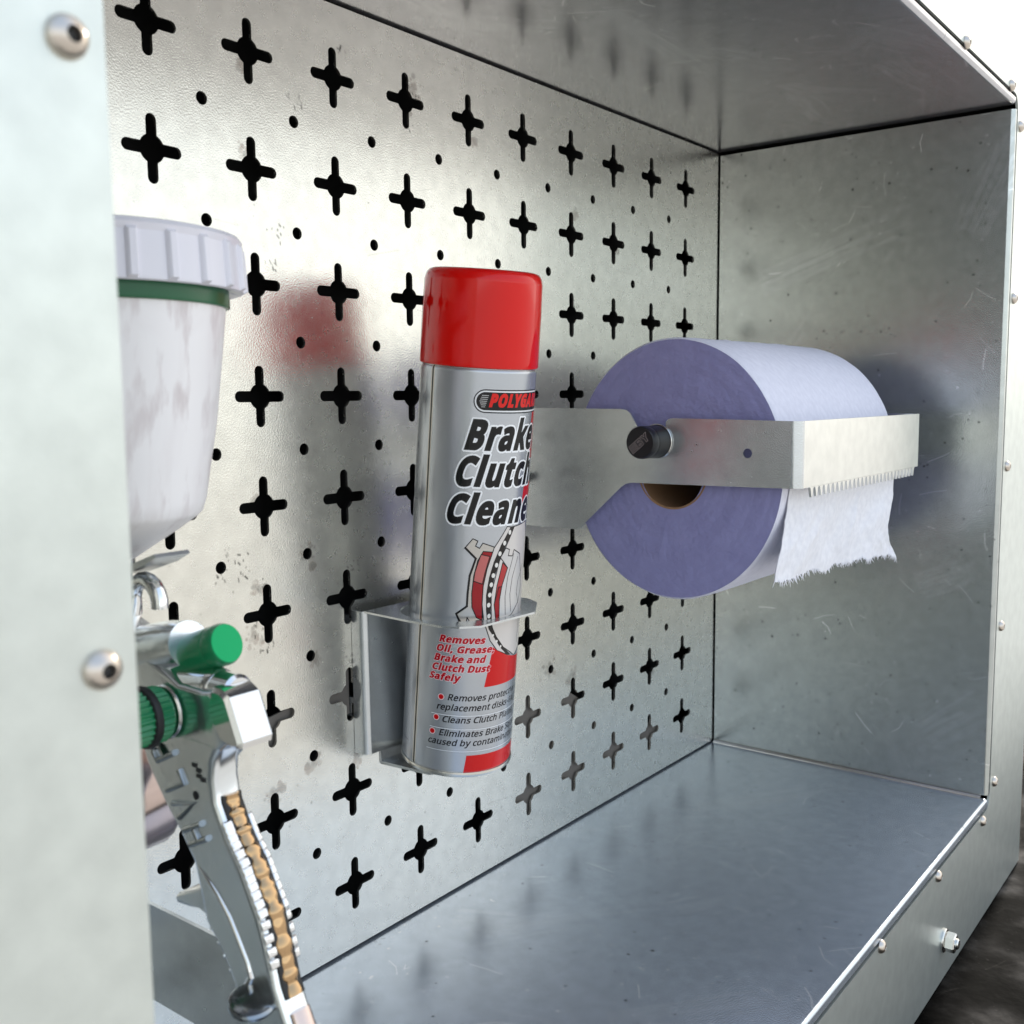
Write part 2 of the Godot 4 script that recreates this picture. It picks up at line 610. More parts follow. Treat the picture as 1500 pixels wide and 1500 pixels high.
func make_panel(t: Node3D, base: Vector3) -> void:
	var th := 0.03
	var mb := MB.new()
	var kinds := [cross_quadrant(false), cross_quadrant(true)]
	var tris := [Geometry2D.triangulate_polygon(kinds[0][0]), Geometry2D.triangulate_polygon(kinds[1][0])]
	var x_lo := -2.98
	var x_hi := 10.052
	var y_hi := 0.678
	var y_lo := -8.68
	for cx in range(-2, 10):
		for cy in range(0, 9):
			var c := Vector2(cx, -cy)
			for sx in [-1, 1]:
				for sy in [-1, 1]:
					if cx == -2 and sx == -1:
						pass
					var inner_x: bool = (cx + sx * 0.5 > -2.4) and (cx + sx * 0.5 < 9.4)
					var inner_y: bool = (-cy + sy * 0.5 < 0.4) and (-cy + sy * 0.5 > -8.4)
					var k := 1 if inner_x and inner_y else 0
					var poly: PackedVector2Array = kinds[k][0]
					var idx: PackedInt32Array = tris[k]
					var f := func(p: Vector2, h: float) -> Vector3: return Vector3(c.x + p.x * sx, c.y + p.y * sy, h)
					for i in range(0, idx.size(), 3):
						var a: Vector3 = f.call(poly[idx[i]], 0.0)
						var b: Vector3 = f.call(poly[idx[i + 1]], 0.0)
						var d: Vector3 = f.call(poly[idx[i + 2]], 0.0)
						if (b - a).cross(d - a).z < 0.0:
							var s := b
							b = d
							d = s
						mb.tri(a, b, d)
						var h := Vector3(0, 0, -th)
						mb.tri(a + h, d + h, b + h)
					for i in poly.size():
						if (i < kinds[k][1] - 1) or (k == 1 and i >= kinds[k][2] and i < kinds[k][3] - 1):
							var a := poly[i]
							var b := poly[i + 1]
							if sx * sy > 0:
								mb.quad(f.call(a, 0.0), f.call(a, -th), f.call(b, -th), f.call(b, 0.0))
							else:
								mb.quad(f.call(b, 0.0), f.call(b, -th), f.call(a, -th), f.call(a, 0.0))
	# margins round the punched field
	var flat := func(x0: float, y0: float, x1: float, y1: float) -> void:
		for h in [0.0, -th]:
			var q := [Vector3(x0, y0, h), Vector3(x1, y0, h), Vector3(x1, y1, h), Vector3(x0, y1, h)]
			if h < 0.0:
				q.reverse()
			mb.quad(q[0], q[1], q[2], q[3])
	flat.call(-2.5, 0.5, 9.5, y_hi)
	flat.call(-2.5, y_lo, 9.5, -8.5)
	flat.call(9.5, y_lo, x_hi, y_hi)
	flat.call(x_lo, y_lo, -2.5, y_hi)
	for p in mb.v:
		mb.uv2.append(Vector2((p.x + 3.0) / 13.1, (0.8 - p.y) / 9.6))
	part("back_panel", mb, M.panel, t, base, 0.0)

func make_stains() -> void:
	# rust bloom, sooty specks and hairline scratches, mostly beside the punched holes; laid over the panel by its second UV set
	var w := 1310
	var h := 960
	var im := Image.create(w, h, false, Image.FORMAT_RGBA8)
	im.fill(Color(0.3, 0.27, 0.22, 0.0))
	var rng := RandomNumberGenerator.new()
	rng.seed = 41
	var px := func(x: float, y: float) -> Vector2: return Vector2((x + 3.0) / 13.1 * w, (0.8 - y) / 9.6 * h)
	var rust := [[3.13, 0.14, 0.10], [0.93, -0.88, 0.08], [3.05, -0.06, 0.05], [0.93, -0.12, 0.06], [0.9, -3.93, 0.07], [1.5, -4.5, 0.09], [1.55, -4.62, 0.05], [0.85, -5.2, 0.12], [0.9, -4.75, 0.08], [2.05, -6.72, 0.08], [1.5, -6.55, 0.10], [1.42, -6.6, 0.06], [1.0, -6.75, 0.10], [1.08, -6.7, 0.06], [5.45, -6.5, 0.12], [6.0, -6.7, 0.10], [5.9, -6.75, 0.06], [1.56, -5.55, 0.06], [6.08, -0.75, 0.07], [7.1, -1.1, 0.05], [0.55, -2.55, 0.06], [8.1, -7.1, 0.05], [4.1, -0.2, 0.05]]
	for q in rust:
		for k in 46:
			var a := rng.randf() * TAU
			var d: float = absf(rng.randfn(0.0, 0.55)) * q[2]
			var c: Vector2 = px.call(q[0] + cos(a) * d, q[1] + sin(a) * d)
			var col := Color(0.40, 0.22, 0.07) if rng.randf() < 0.65 else Color(0.12, 0.08, 0.05)
			col.a = rng.randf_range(0.10, 0.42)
			disc(im, c, rng.randf_range(0.8, 3.2), col)
	var soot := [[0.62, -4.4], [0.75, -4.55], [0.5, -4.6], [0.9, -4.7], [0.88, -5.1], [0.95, -5.3], [2.1, -4.7], [3.02, -0.25], [3.1, 0.1], [2.1, 0.3], [1.25, -1.5], [1.2, -1.8], [1.5, -0.3], [0.45, -5.35], [2.05, -5.6], [7.05, -1.05], [6.1, -1.9]]
	for q in soot:
		for k in 9:
			var c: Vector2 = px.call(q[0] + rng.randfn(0, 0.05), q[1] + rng.randfn(0, 0.05))
			var d := Vector2.from_angle(rng.randfn(1.1, 0.5)) * rng.randf_range(0.5, 4.0)
			stroke(im, PackedVector2Array([c, c + d]), rng.randf_range(0.8, 1.8), Color(0.04, 0.03, 0.02, rng.randf_range(0.4, 0.9)))
	for k in 60:
		var c := Vector2(rng.randf() * w, rng.randf() * h)
		var d := Vector2.from_angle(rng.randfn(0.1, 0.35)) * rng.randf_range(10, 60)
		stroke(im, PackedVector2Array([c, c + d]), 0.9, Color(0.55, 0.52, 0.47, rng.randf_range(0.10, 0.25)))
	for k in 260:
		disc(im, Vector2(rng.randf() * w, rng.randf() * h), rng.randf_range(0.6, 1.3), Color(0.2, 0.17, 0.13, rng.randf_range(0.15, 0.5)))
	var p: StandardMaterial3D = M.panel
	p.detail_enabled = true
	p.detail_albedo = ImageTexture.create_from_image(im)
	p.detail_uv_layer = BaseMaterial3D.DETAIL_UV_2
	p.detail_blend_mode = BaseMaterial3D.BLEND_MODE_MIX

func make_wear() -> void:
	# scuffs, wiped smears, drips and dust of the plain sheets, over their second UV set
	var w := 1400
	var h := 480
	var rng := RandomNumberGenerator.new()
	rng.seed = 88
	for which in ["floor", "ceiling", "wall"]:
		var im := Image.create(w, h, false, Image.FORMAT_RGBA8)
		im.fill(Color(0.8, 0.8, 0.8, 0.0))
		var pale := Color(0.93, 0.94, 0.95)
		# broad wiped bands made of many faint parallel strokes
		for k in (26 if which == "ceiling" else 12):
			var c := Vector2(rng.randf() * w, rng.randf() * h)
			var a := rng.randfn(0.12 if which == "ceiling" else 0.9, 0.35)
			var l := rng.randf_range(60, 260)
			for j in 14:
				var o := Vector2.from_angle(a + PI / 2) * rng.randfn(0, 12)
				var d := Vector2.from_angle(a + rng.randfn(0, 0.03)) * l * rng.randf_range(0.4, 1.0)
				stroke(im, PackedVector2Array([c + o, c + o + d * 0.5 + Vector2(0, rng.randfn(0, 3)), c + o + d]), rng.randf_range(1.5, 7.0), Color(pale.r, pale.g, pale.b, rng.randf_range(0.06, 0.20)))
		for k in 110:
			var c := Vector2(rng.randf() * w, rng.randf() * h)
			var d := Vector2.from_angle(rng.randf() * TAU) * rng.randf_range(4, 40)
			stroke(im, PackedVector2Array([c, c + d * 0.5 + Vector2(rng.randfn(0, 2), rng.randfn(0, 2)), c + d]), rng.randf_range(1.0, 2.2), Color(1.0, 1.0, 1.0, rng.randf_range(0.25, 0.75)))
		for k in 700:
			var dark := rng.randf() < (0.7 if which == "wall" else 0.3)
			var v := 0.12 if dark else 0.95
			disc(im, Vector2(rng.randf() * w, rng.randf() * h), rng.randf_range(0.9, 2.2), Color(v, v, v, rng.randf_range(0.2, 0.7)))
		if which == "floor":
			# dirt gathered along the rear seam
			for k in 900:
				var y := absf(rng.randfn(0.0, 13.0))
				disc(im, Vector2(rng.randf() * w, y + 12.0), rng.randf_range(0.7, 2.2), Color(0.20, 0.17, 0.13, rng.randf_range(0.08, 0.32)))
		var m: StandardMaterial3D = M[which]
		m.detail_enabled = true
		m.detail_albedo = ImageTexture.create_from_image(im)
		m.detail_uv_layer = BaseMaterial3D.DETAIL_UV_2
		m.detail_blend_mode = BaseMaterial3D.BLEND_MODE_MIX

func lay_uv2(mb: MB, upright: bool) -> void:
	for p in mb.v:
		if upright:
			mb.uv2.append(Vector2((p.y + 8.8) / 13.4, (p.z + 0.3) / 4.6))
		else:
			mb.uv2.append(Vector2((p.x + 3.1) / 13.4, (p.z + 0.3) / 4.6))

func rect(x0: float, y0: float, x1: float, y1: float) -> PackedVector2Array:
	return PackedVector2Array([Vector2(x0, y0), Vector2(x1, y0), Vector2(x1, y1), Vector2(x0, y1)])

func rounded(x0: float, y0: float, x1: float, y1: float, r: float) -> PackedVector2Array:
	var o := PackedVector2Array()
	for q in [[x1 - r, y1 - r, 0.0], [x0 + r, y1 - r, PI / 2], [x0 + r, y0 + r, PI], [x1 - r, y0 + r, PI * 1.5]]:
		for i in 7:
			o.append(Vector2(q[0], q[1]) + Vector2.from_angle(q[2] + PI / 2 * i / 6) * r)
	return o

# sheet wall whose front edge is rolled outwards: profile in (z, outward)
func wall_profile(front: float, back: float, r: float, drop := 0.02) -> PackedVector2Array:
	var p := PackedVector2Array([Vector2(back, 0)])
	for i in 7:
		var t := PI / 2 * i / 6
		p.append(Vector2(front - r + sin(t) * r, r - cos(t) * r))
	p.append(Vector2(front, r + drop))
	p.append(Vector2(front - 0.03, r + drop))
	for i in 7:
		var t := PI / 2 * (6 - i) / 6
		p.append(Vector2(front - r + sin(t) * (r - 0.03), r - cos(t) * (r - 0.03)))
	p.append(Vector2(back, 0.03))
	return p

func make_cabinet() -> void:
	var base := Vector3(3.6, -10.45, 2.0)
	var t := thing("metal_cabinet", "open galvanised steel cabinet with cross-punched back panel and riveted front frame", "cabinet", base)
	make_stains()
	make_wear()
	make_panel(t, base)
	var X := Vector3.RIGHT
	var Y := Vector3.UP
	var Z := Vector3.BACK
	var fz := 4.235
	# floor, ceiling, side walls
	var mb := MB.new()
	mb.prism(wall_profile(fz, -0.25, 0.04, 0.065), Vector3(-3.02, -8.71, 0), Z, -Y, X, 13.10)
	lay_uv2(mb, false)
	part("floor_panel", mb, M.floor, t, base)
	mb = MB.new()
	mb.prism(wall_profile(fz, -0.25, 0.06), Vector3(-3.02, 0.705, 0), Z, Y, X, 13.10)
	lay_uv2(mb, false)
	part("ceiling_panel", mb, M.ceiling, t, base)
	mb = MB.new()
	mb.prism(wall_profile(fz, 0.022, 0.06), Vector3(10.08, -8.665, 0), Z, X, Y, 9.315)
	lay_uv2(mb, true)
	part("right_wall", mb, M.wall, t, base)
	mb = MB.new()
	# up-turned seam of the right wall's foot
	var seam := PackedVector2Array()
	for i in 6:
		var a := PI / 2 * i / 5
		seam.append(Vector2(0.045 - sin(a) * 0.045, 0.045 - cos(a) * 0.045))
	seam.append(Vector2(-0.012, 0.045))
	seam.append(Vector2(-0.012, 0.0))
	mb.prism(PackedVector2Array([Vector2(0.0, 0.0), Vector2(0.052, 0.0), Vector2(0.046, 0.018), Vector2(0.03, 0.036), Vector2(0.012, 0.046), Vector2(0.0, 0.048)]), Vector3(10.079, -8.708, 0.03), -X, Y, Z, 4.12)
	part("floor_seam", mb, M.zinc, t, base)
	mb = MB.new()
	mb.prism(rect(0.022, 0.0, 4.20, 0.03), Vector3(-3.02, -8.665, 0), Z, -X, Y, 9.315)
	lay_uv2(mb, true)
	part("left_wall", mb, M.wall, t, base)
	# front frame
	mb = MB.new()
	var outer := rect(-4.75, -10.44, 12.35, 2.35)
	mb.annulus(rounded(-3.03, -8.865, 10.215, 0.835, 0.20), outer, Vector2(3.6, -4.0), Vector3(0, 0, 4.206), X, Y, Z, 0.03)
	part("front_frame", mb, M.frame, t, base, 20.0)
	# outer casing, and added black sheets that put shade into holes and gaps
	mb = MB.new()
	mb.box(Vector3(3.8, 2.325, 1.8), Vector3(8.55, 0.02, 2.36))
	mb.box(Vector3(3.8, -10.42, 1.8), Vector3(8.55, 0.02, 2.36))
	mb.box(Vector3(12.325, -4.045, 1.8), Vector3(0.02, 6.34, 2.36))
	mb.box(Vector3(-4.725, -4.045, 1.8), Vector3(0.02, 6.34, 2.36))
	mb.box(Vector3(3.8, -4.045, -0.58), Vector3(8.55, 6.395, 0.015))
	part("casing", mb, M.frame, t, base)
	mb = MB.new()
	mb.box(Vector3(3.8, -4.045, -0.50), Vector3(8.45, 6.3, 0.03))
	mb.box(Vector3(3.8, 1.4, 1.85), Vector3(8.45, 0.03, 2.28))
	mb.box(Vector3(3.8, -9.4, 1.85), Vector3(8.45, 0.03, 2.28))
	mb.box(Vector3(10.9, -4.045, 1.85), Vector3(0.03, 5.4, 2.28))
	mb.box(Vector3(-3.7, -4.045, 1.85), Vector3(0.03, 5.4, 2.28))
	part("added_lining", mb, M.dark, t, base)
	mb = MB.new()
	mb.prism(PackedVector2Array([Vector2(4.72, -6.72), Vector2(5.6, -6.68), Vector2(6.5, -7.24), Vector2(7.4, -7.62), Vector2(8.75, -8.12), Vector2(8.7, -8.45), Vector2(4.72, -8.45)]), Vector3(0, 0, -0.075), X, Y, Z, 0.02)
	part("backing_strip", mb, M.backing, t, base)
	mb = MB.new()
	mb.prism(PackedVector2Array([Vector2(0.90, -6.3), Vector2(0.92, -6.02), Vector2(1.35, -5.95), Vector2(2.04, -5.72), Vector2(2.04, -6.22)]), Vector3(0, 0, -0.075), X, Y, Z, 0.02)
	part("backing_strip", mb, M.backing, t, base)
	# rivets round the opening, one mesh shared
	var rb := MB.new()
	rb.lathe(Vector3.ZERO, Z, [Vector2(0.088, 0.0), Vector2(0.088, 0.012), Vector2(0.080, 0.032), Vector2(0.062, 0.052), Vector2(0.042, 0.062), Vector2(0.034, 0.064), Vector2(0.031, 0.058), Vector2(0.030, 0.02)], 26)
	var rm := rb.mesh(Vector3.ZERO)
	var cb := MB.new()
	cb.lathe(Vector3.ZERO, Z, [Vector2(0.030, 0.02), Vector2(0.0295, 0.034), Vector2(0.015, 0.04)], 14)
	var cm := cb.mesh(Vector3.ZERO)
	var spots := []
	for q in [[7.611, 0.852], [9.777, 0.867], [10.357, 0.471], [10.380, -1.773], [10.394, -4.047], [10.429, -6.293], [10.412, -8.550], [9.821, -8.936], [7.679, -8.913], [5.577, -8.886], [-3.170, -1.823], [-3.168, -3.970]]:
		spots.append(Vector2(q[0], q[1]))
	# the rows carry on outside the picture
	for x in [-1.5, 0.7, 2.9]:
		spots.append(Vector2(x, 0.93))
		spots.append(Vector2(x - 0.2, -8.93))
	for y in [0.5, -6.1, -8.3]:
		spots.append(Vector2(-3.13, y))
	spots.append(Vector2(5.05, 0.92))
	for p in spots:
		var o := MeshInstance3D.new()
		o.name = "rivet"
		o.mesh = rm
		o.material_override = M.rivet
		o.position = (Vector3(p.x, p.y, 4.237) - base) * S
		o.rotation.z = p.x * 3.0 + p.y
		o.scale = Vector3.ONE * 0.84
		t.add_child(o, true)
		var h := MeshInstance3D.new()
		h.name = "rivet_hole_shade"
		h.mesh = cm
		h.material_override = M.ink  # added black disc stands in for shade inside the hole
		o.add_child(h, true)
	# hexagon bolt low on the frame
	var bolt := Node3D.new()
	bolt.name = "bolt"
	t.add_child(bolt, true)
	bolt.position = (Vector3(8.070, -9.912, 4.237) - base) * S
	mb = MB.new()
	mb.lathe(Vector3.ZERO, Z, [Vector2(0.15, 0.0), Vector2(0.15, 0.02), Vector2(0.14, 0.03)], 26)
	part("washer", mb, M.zinc, bolt, Vector3.ZERO)
	mb = MB.new()
	var hexa := PackedVector2Array()
	for i in 6:
		hexa.append(Vector2.from_angle(TAU * i / 6 + 0.25) * 0.125)
	mb.prism(hexa, Vector3(0, 0, 0.03), X, Y, Z, 0.12, 0.014)
	part("nut", mb, M.zinc, bolt, Vector3.ZERO)
	mb = MB.new()
	mb.lathe(Vector3(0, 0, 0.1), Z, [Vector2(0.07, 0.0), Vector2(0.07, 0.07), Vector2(0.055, 0.085)], 20)
	part("stud", mb, M.zinc, bolt, Vector3.ZERO)

# ------------------------------------------------------------------ spray can and its bracket
const CAN_BASE := Vector3(2.779, -6.692, 0.732)
const CAN_AX := Vector3(-0.01955, 0.99375, 0.10983)
const CAN_E0 := Vector3(-0.773, -0.085, 0.629)

func make_can() -> void:
	make_label()
	var t := thing("spray_can", "silver aerosol can of brake cleaner with a glossy red cap", "spray can", CAN_BASE)
	var a := CAN_AX.normalized()
	var e0 := (CAN_E0 - a * CAN_E0.dot(a)).normalized()
	var e1 := a.cross(e0)
	var segs := 96
	var mb := MB.new()
	var prof := [Vector2(0.545, 0.045), Vector2(0.556, 0.055), Vector2(0.56, 0.07), Vector2(0.56, 1.0), Vector2(0.56, 2.0), Vector2(0.56, 3.0), Vector2(0.56, 3.96), Vector2(0.553, 3.985), Vector2(0.54, 3.995)]
	for k in prof.size() - 1:
		for i in segs:
			var q := []
			var u := []
			for s in [[i, k], [i + 1, k], [i + 1, k + 1], [i, k + 1]]:
				var th: float = TAU * s[0] / segs - PI
				var p: Vector2 = prof[s[1]]
				q.append(CAN_BASE + a * p.y + (e0 * cos(th) + e1 * sin(th)) * p.x)
				u.append(Vector2(float(s[0]) / segs, 1.0 - p.y / CAN_H))
			mb.quad(q[0], q[1], q[2], q[3], u[0], u[1], u[2], u[3])
	mb.orient(0)
	part("can_body", mb, M.label, t, CAN_BASE)
	mb = MB.new()
	mb.lathe(CAN_BASE, a, [Vector2(0.30, 0.06), Vector2(0.48, 0.0), Vector2(0.545, -0.005), Vector2(0.566, 0.008), Vector2(0.570, 0.03), Vector2(0.566, 0.05), Vector2(0.548, 0.06), Vector2(0.53, 0.06)], 96)
	part("bottom_rim", mb, M.rim, t, CAN_BASE)
	mb = MB.new()
	mb.lathe(CAN_BASE, a, [Vector2(0.53, 3.985), Vector2(0.545, 3.99), Vector2(0.552, 3.998), Vector2(0.548, 4.01), Vector2(0.53, 4.02)], 96)
	part("top_rim", mb, M.rim, t, CAN_BASE)
	mb = MB.new()
	mb.lathe(CAN_BASE, a, [Vector2(0.52, 4.0), Vector2(0.567, 4.004), Vector2(0.573, 4.015), Vector2(0.573, 4.06), Vector2(0.568, 4.5), Vector2(0.561, 4.78), Vector2(0.557, 4.80), Vector2(0.545, 4.845), Vector2(0.52, 4.875), Vector2(0.48, 4.89), Vector2(0.3, 4.893), Vector2(0.01, 4.893)], 96)
	part("cap", mb, M.red, t, CAN_BASE)

func make_can_bracket() -> void:
	var base := Vector3(2.75, -6.74, 0.0)
	var t := thing("can_bracket", "bent steel bracket with a round hole that holds the spray can on the panel", "bracket", base)
	var X := Vector3.RIGHT
	var Y := Vector3.UP
	var Z := Vector3.BACK
	# hooked side web, rounded fold and back plate: one bent sheet, profile in (x, z)
	var p := PackedVector2Array([Vector2(2.045, 0.004), Vector2(2.045, 0.10)])
	for i in 6:
		var a := PI / 2 * i / 5
		p.append(Vector2(2.125 - cos(a) * 0.08, 0.10 + sin(a) * 0.08))
	p.append_array(PackedVector2Array([Vector2(3.42, 0.18), Vector2(3.42, 0.15), Vector2(2.125, 0.15)]))
	for i in 6:
		var a := PI / 2 * (5 - i) / 5
		p.append(Vector2(2.125 - cos(a) * 0.05, 0.10 + sin(a) * 0.05))
	p.append(Vector2(2.075, 0.004))
	var mb := MB.new()
	mb.prism(p, Vector3(0, -6.62, 0), X, Z, Y, 1.475)
	part("back_plate", mb, M.bracket, t, base)
	mb = MB.new()
	mb.prism(PackedVector2Array([Vector2(2.05, -5.38), Vector2(2.07, -5.38), Vector2(2.07, -5.2), Vector2(2.05, -5.2)]), Vector3(0, 0, -0.12), X, Y, Z, 0.13)
	part("hook", mb, M.bracket, t, base)
	mb = MB.new()
	mb.prism(PackedVector2Array([Vector2(2.05, -6.25), Vector2(2.07, -6.25), Vector2(2.07, -6.05), Vector2(2.05, -6.05)]), Vector3(0, 0, -0.12), X, Y, Z, 0.13)
	part("hook", mb, M.bracket, t, base)
	# ring plate
	mb = MB.new()
	var hole := PackedVector2Array()
	for i in 64:
		hole.append(Vector2(2.695, 0.90) + Vector2.from_angle(TAU * i / 64) * 0.605)
	var o := PackedVector2Array([Vector2(2.045, 0.19), Vector2(3.46, 0.19), Vector2(3.50, 0.5), Vector2(3.505, 1.14), Vector2(3.40, 1.33), Vector2(3.0, 1.60), Vector2(2.20, 1.565), Vector2(2.05, 1.43), Vector2(1.985, 1.26), Vector2(1.985, 0.85)])
	mb.annulus(hole, o, Vector2(2.695, 0.90), Vector3(0, -5.152, 0), X, Z, Y, 0.02)
	part("ring_plate", mb, M.bracket, t, base)
	# foot plate
	mb = MB.new()
	mb.prism(PackedVector2Array([Vector2(2.22, 0.19), Vector2(3.3, 0.19), Vector2(3.3, 0.85), Vector2(3.2, 0.95), Vector2(2.4, 0.95), Vector2(2.27, 0.8)]), Vector3(0, -6.752, 0), X, Z, Y, 0.03)
	mb.prism(PackedVector2Array([Vector2(0.15, -6.752), Vector2(0.19, -6.752), Vector2(0.18, -6.62), Vector2(0.15, -6.62)]), Vector3(2.24, 0, 0), Z, Y, X, 1.05)
	part("foot_plate", mb, M.bracket, t, base)

# ------------------------------------------------------------------ paper roll and its holder
const ROLL_C := Vector3(5.10, -3.85, 1.955)
const ROLL_L := 3.50
var roll_ax := Vector3(1, 0, 0)
var roll_ez := Vector3(0, 0, 0.905)

func paper_textures() -> void:
	# the emboss of the tissue: rows of small dimples with a softer irregular weave
	var n := 512
	var f := FastNoiseLite.new()
	f.seed = 4
	f.frequency = 0.05
	var im := Image.create(n, n, false, Image.FORMAT_RGBA8)
	for y in n:
		for x in n:
			var d := pow(absf(sin(x * PI / 8.0)) * absf(sin(y * PI / 8.0 + (0.0 if int(x / 8) % 2 else PI / 2))), 1.5)
			var v := 0.5 + 0.3 * d + 0.22 * f.get_noise_2d(x, y) + 0.12 * f.get_noise_2d(x * 5.0, y * 5.0)
			im.set_pixel(x, y, Color(v, v, v))
	im.bump_map_to_normal_map(3.0)
	M.paper_bump = ImageTexture.create_from_image(im)
	var m := mat(lin(0.80, 0.79, 0.88), 0.9)
	m.normal_enabled = true
	m.normal_texture = M.paper_bump
	m.normal_scale = 0.8
	m.albedo_texture = noise_tex(512, 0.02, 6, 4, lin(0.84, 0.84, 0.86), lin(1, 1, 1))
	triplanar(m, 18.0)
	M.paper = m
	var s: StandardMaterial3D = m.duplicate()
	s.albedo_color = lin(0.88, 0.87, 0.90)
	s.backlight_enabled = true
	s.backlight = Color(0.25, 0.25, 0.28)
	M.sheet = s
	var e := mat(lin(0.285, 0.28, 0.49), 0.92)  # wound edge, denser blue; shade of the end faces is in the colour too
	e.albedo_texture = noise_tex(512, 0.012, 16, 5, lin(0.86, 0.85, 0.88), lin(1, 1, 1))
	e.normal_enabled = true
	e.normal_texture = noise_tex(512, 0.05, 12, 4, Color.BLACK, Color.WHITE, true, 5.0)
	e.normal_scale = 0.28
	triplanar(e, 10.0)
	M.paper_end = e
	M.card = mat(lin(0.30, 0.17, 0.085), 0.85)

func make_roll() -> void:
	paper_textures()
	var base := ROLL_C
	var t := thing("paper_roll", "thick blue paper wiping roll with a torn loose end hanging below the cutter", "paper roll", base)
	var R := 1.46
	var f := FastNoiseLite.new()
	f.seed = 21
	f.frequency = 1.0
	var rings := []
	var segs := 120
	for k in 25:
		var u := float(k) / 24
		var ring := PackedVector3Array()
		for i in segs:
			var th := TAU * i / segs
			var r := R + 0.012 * f.get_noise_3d(u * 2.0, cos(th) * 1.6, sin(th) * 1.6)
			# two slanting creases on the outer wrap
			for q in [[1.25, 0.20], [0.95, 0.62], [1.7, 0.80]]:
				var d: float = (th - q[0] - (u - q[1]) * 3.0)
				if absf(u - q[1]) < 0.17:
					r += 0.018 * exp(-d * d / 0.0016) * (1.0 - absf(u - q[1]) / 0.17)
			if k == 0 or k == 24:
				r -= 0.025
			elif k == 1 or k == 23:
				u = 0.008 if k == 1 else 0.992
				r -= 0.004
			ring.append(ROLL_C + roll_ax * (u * ROLL_L) + (Vector3.UP * sin(th) + roll_ez * cos(th)) * r)
		rings.append(ring)
	var mb := MB.new()
	mb.loft(rings, false)
	part("outer_wrap", mb, M.paper, t, base, 60.0)
	for side in 2:
		mb = MB.new()
		var er := []
		var at := ROLL_C + roll_ax * (0.0 if side == 0 else ROLL_L)
		for k in 33:
			var r := lerpf(0.44, R - 0.025, k / 32.0)
			var ring := PackedVector3Array()
			for i in 180:
				var th := TAU * i / 180
				# wound layers stand a little proud of each other; radial pressing creases
				var d := 0.004 * sin(r * 61.0 + f.get_noise_1d(th * 0.6) * 3.0) * 0.5 + 0.014 * f.get_noise_2d(r * 2.2, 7.0)
				d += 0.020 * maxf(0.0, f.get_noise_2d(cos(th) * 5.0 + r * 0.4, sin(th) * 5.0) - 0.12) * smoothstep(0.4, 0.9, r) * (0.5 + f.get_noise_2d(r * 3.0, th * 2.0))
				if k > 28:
					d -= 0.0
				ring.append(at + roll_ax * (d * (-1.0 if side == 0 else 1.0)) + (Vector3.UP * sin(th) + roll_ez * cos(th)) * r)
			er.append(ring)
		mb.loft(er, false)
		# the lofted disc is open: point its faces outwards
		var want := -roll_ax if side == 0 else roll_ax
		if (mb.v[1] - mb.v[0]).cross(mb.v[2] - mb.v[0]).dot(want) < 0.0:
			for i in range(0, mb.v.size(), 3):
				var s := mb.v[i + 1]
				mb.v[i + 1] = mb.v[i + 2]
				mb.v[i + 2] = s
		part("roll_end", mb, M.paper_end, t, base, 60.0)
	mb = MB.new()
	mb.lathe(ROLL_C, roll_ax, [Vector2(0.42, 0.0), Vector2(0.44, -0.005), Vector2(0.445, 0.01), Vector2(0.445, ROLL_L), Vector2(0.42, ROLL_L), Vector2(0.42, 0.0)], 72, false)
	part("core", mb, M.card, t, base)
	# loose sheet: comes off the front of the roll, hangs behind the cutter and ends in a torn fringe
	mb = MB.new()
	var nu := 72
	var nv := 30
	var rng := RandomNumberGenerator.new()
	rng.seed = 5
	var grid := []
	for j in nv + 1:
		var row := PackedVector3Array()
		var v := float(j) / nv
		for i in nu + 1:
			var u := float(i) / nu
			var lo := lerpf(-5.03, -5.04, u) + 0.07 * f.get_noise_1d(u * 6.0) + 0.035 * f.get_noise_1d(u * 25.0) + 0.02 * f.get_noise_1d(u * 70.0)
			if u > 0.93:
				lo -= (u - 0.93) * 0.9
			if u < 0.08:
				lo += 0.0
			var y := lerpf(-3.55, lo, v)
			var x0 := 5.17 + 0.05 * sin(v * 5.0) - 0.16 * smoothstep(0.5, 1.0, v)
			var x1 := 8.50 - 0.17 * exp(-pow((v - 0.72) / 0.2, 2.0)) + 0.22 * smoothstep(0.75, 1.0, v)
			var x := lerpf(x0, x1, u)
			y += v * lerpf(0.07, -0.10, u)
			# tangent to the roll, then hanging
			var zr := 3.30
			var z := minf(zr, 3.40) - 0.05 * v * v + 0.05 * sin(u * 7.0 + v * 1.4) * v + 0.055 * f.get_noise_2d(u * 4.0, v * 2.0) * smoothstep(0.2, 0.6, v) - 0.10 * v * (1.0 - u) * 0.6
			# a vertical crease two thirds along
			z += 0.03 * exp(-pow((u - 0.66 + (v - 0.5) * 0.12) / 0.018, 2.0)) * smoothstep(0.1, 0.4, v)
			row.append(Vector3(x, y, minf(z, 3.425)))
		grid.append(row)
	for j in nv:
		for i in nu:
			var a: Vector3 = grid[j][i]
			var b: Vector3 = grid[j][i + 1]
			var c: Vector3 = grid[j + 1][i + 1]
			var d: Vector3 = grid[j + 1][i]
			mb.quad(d, c, b, a)
			var h := Vector3(0, 0, -0.008)
			mb.quad(a + h, b + h, c + h, d + h)
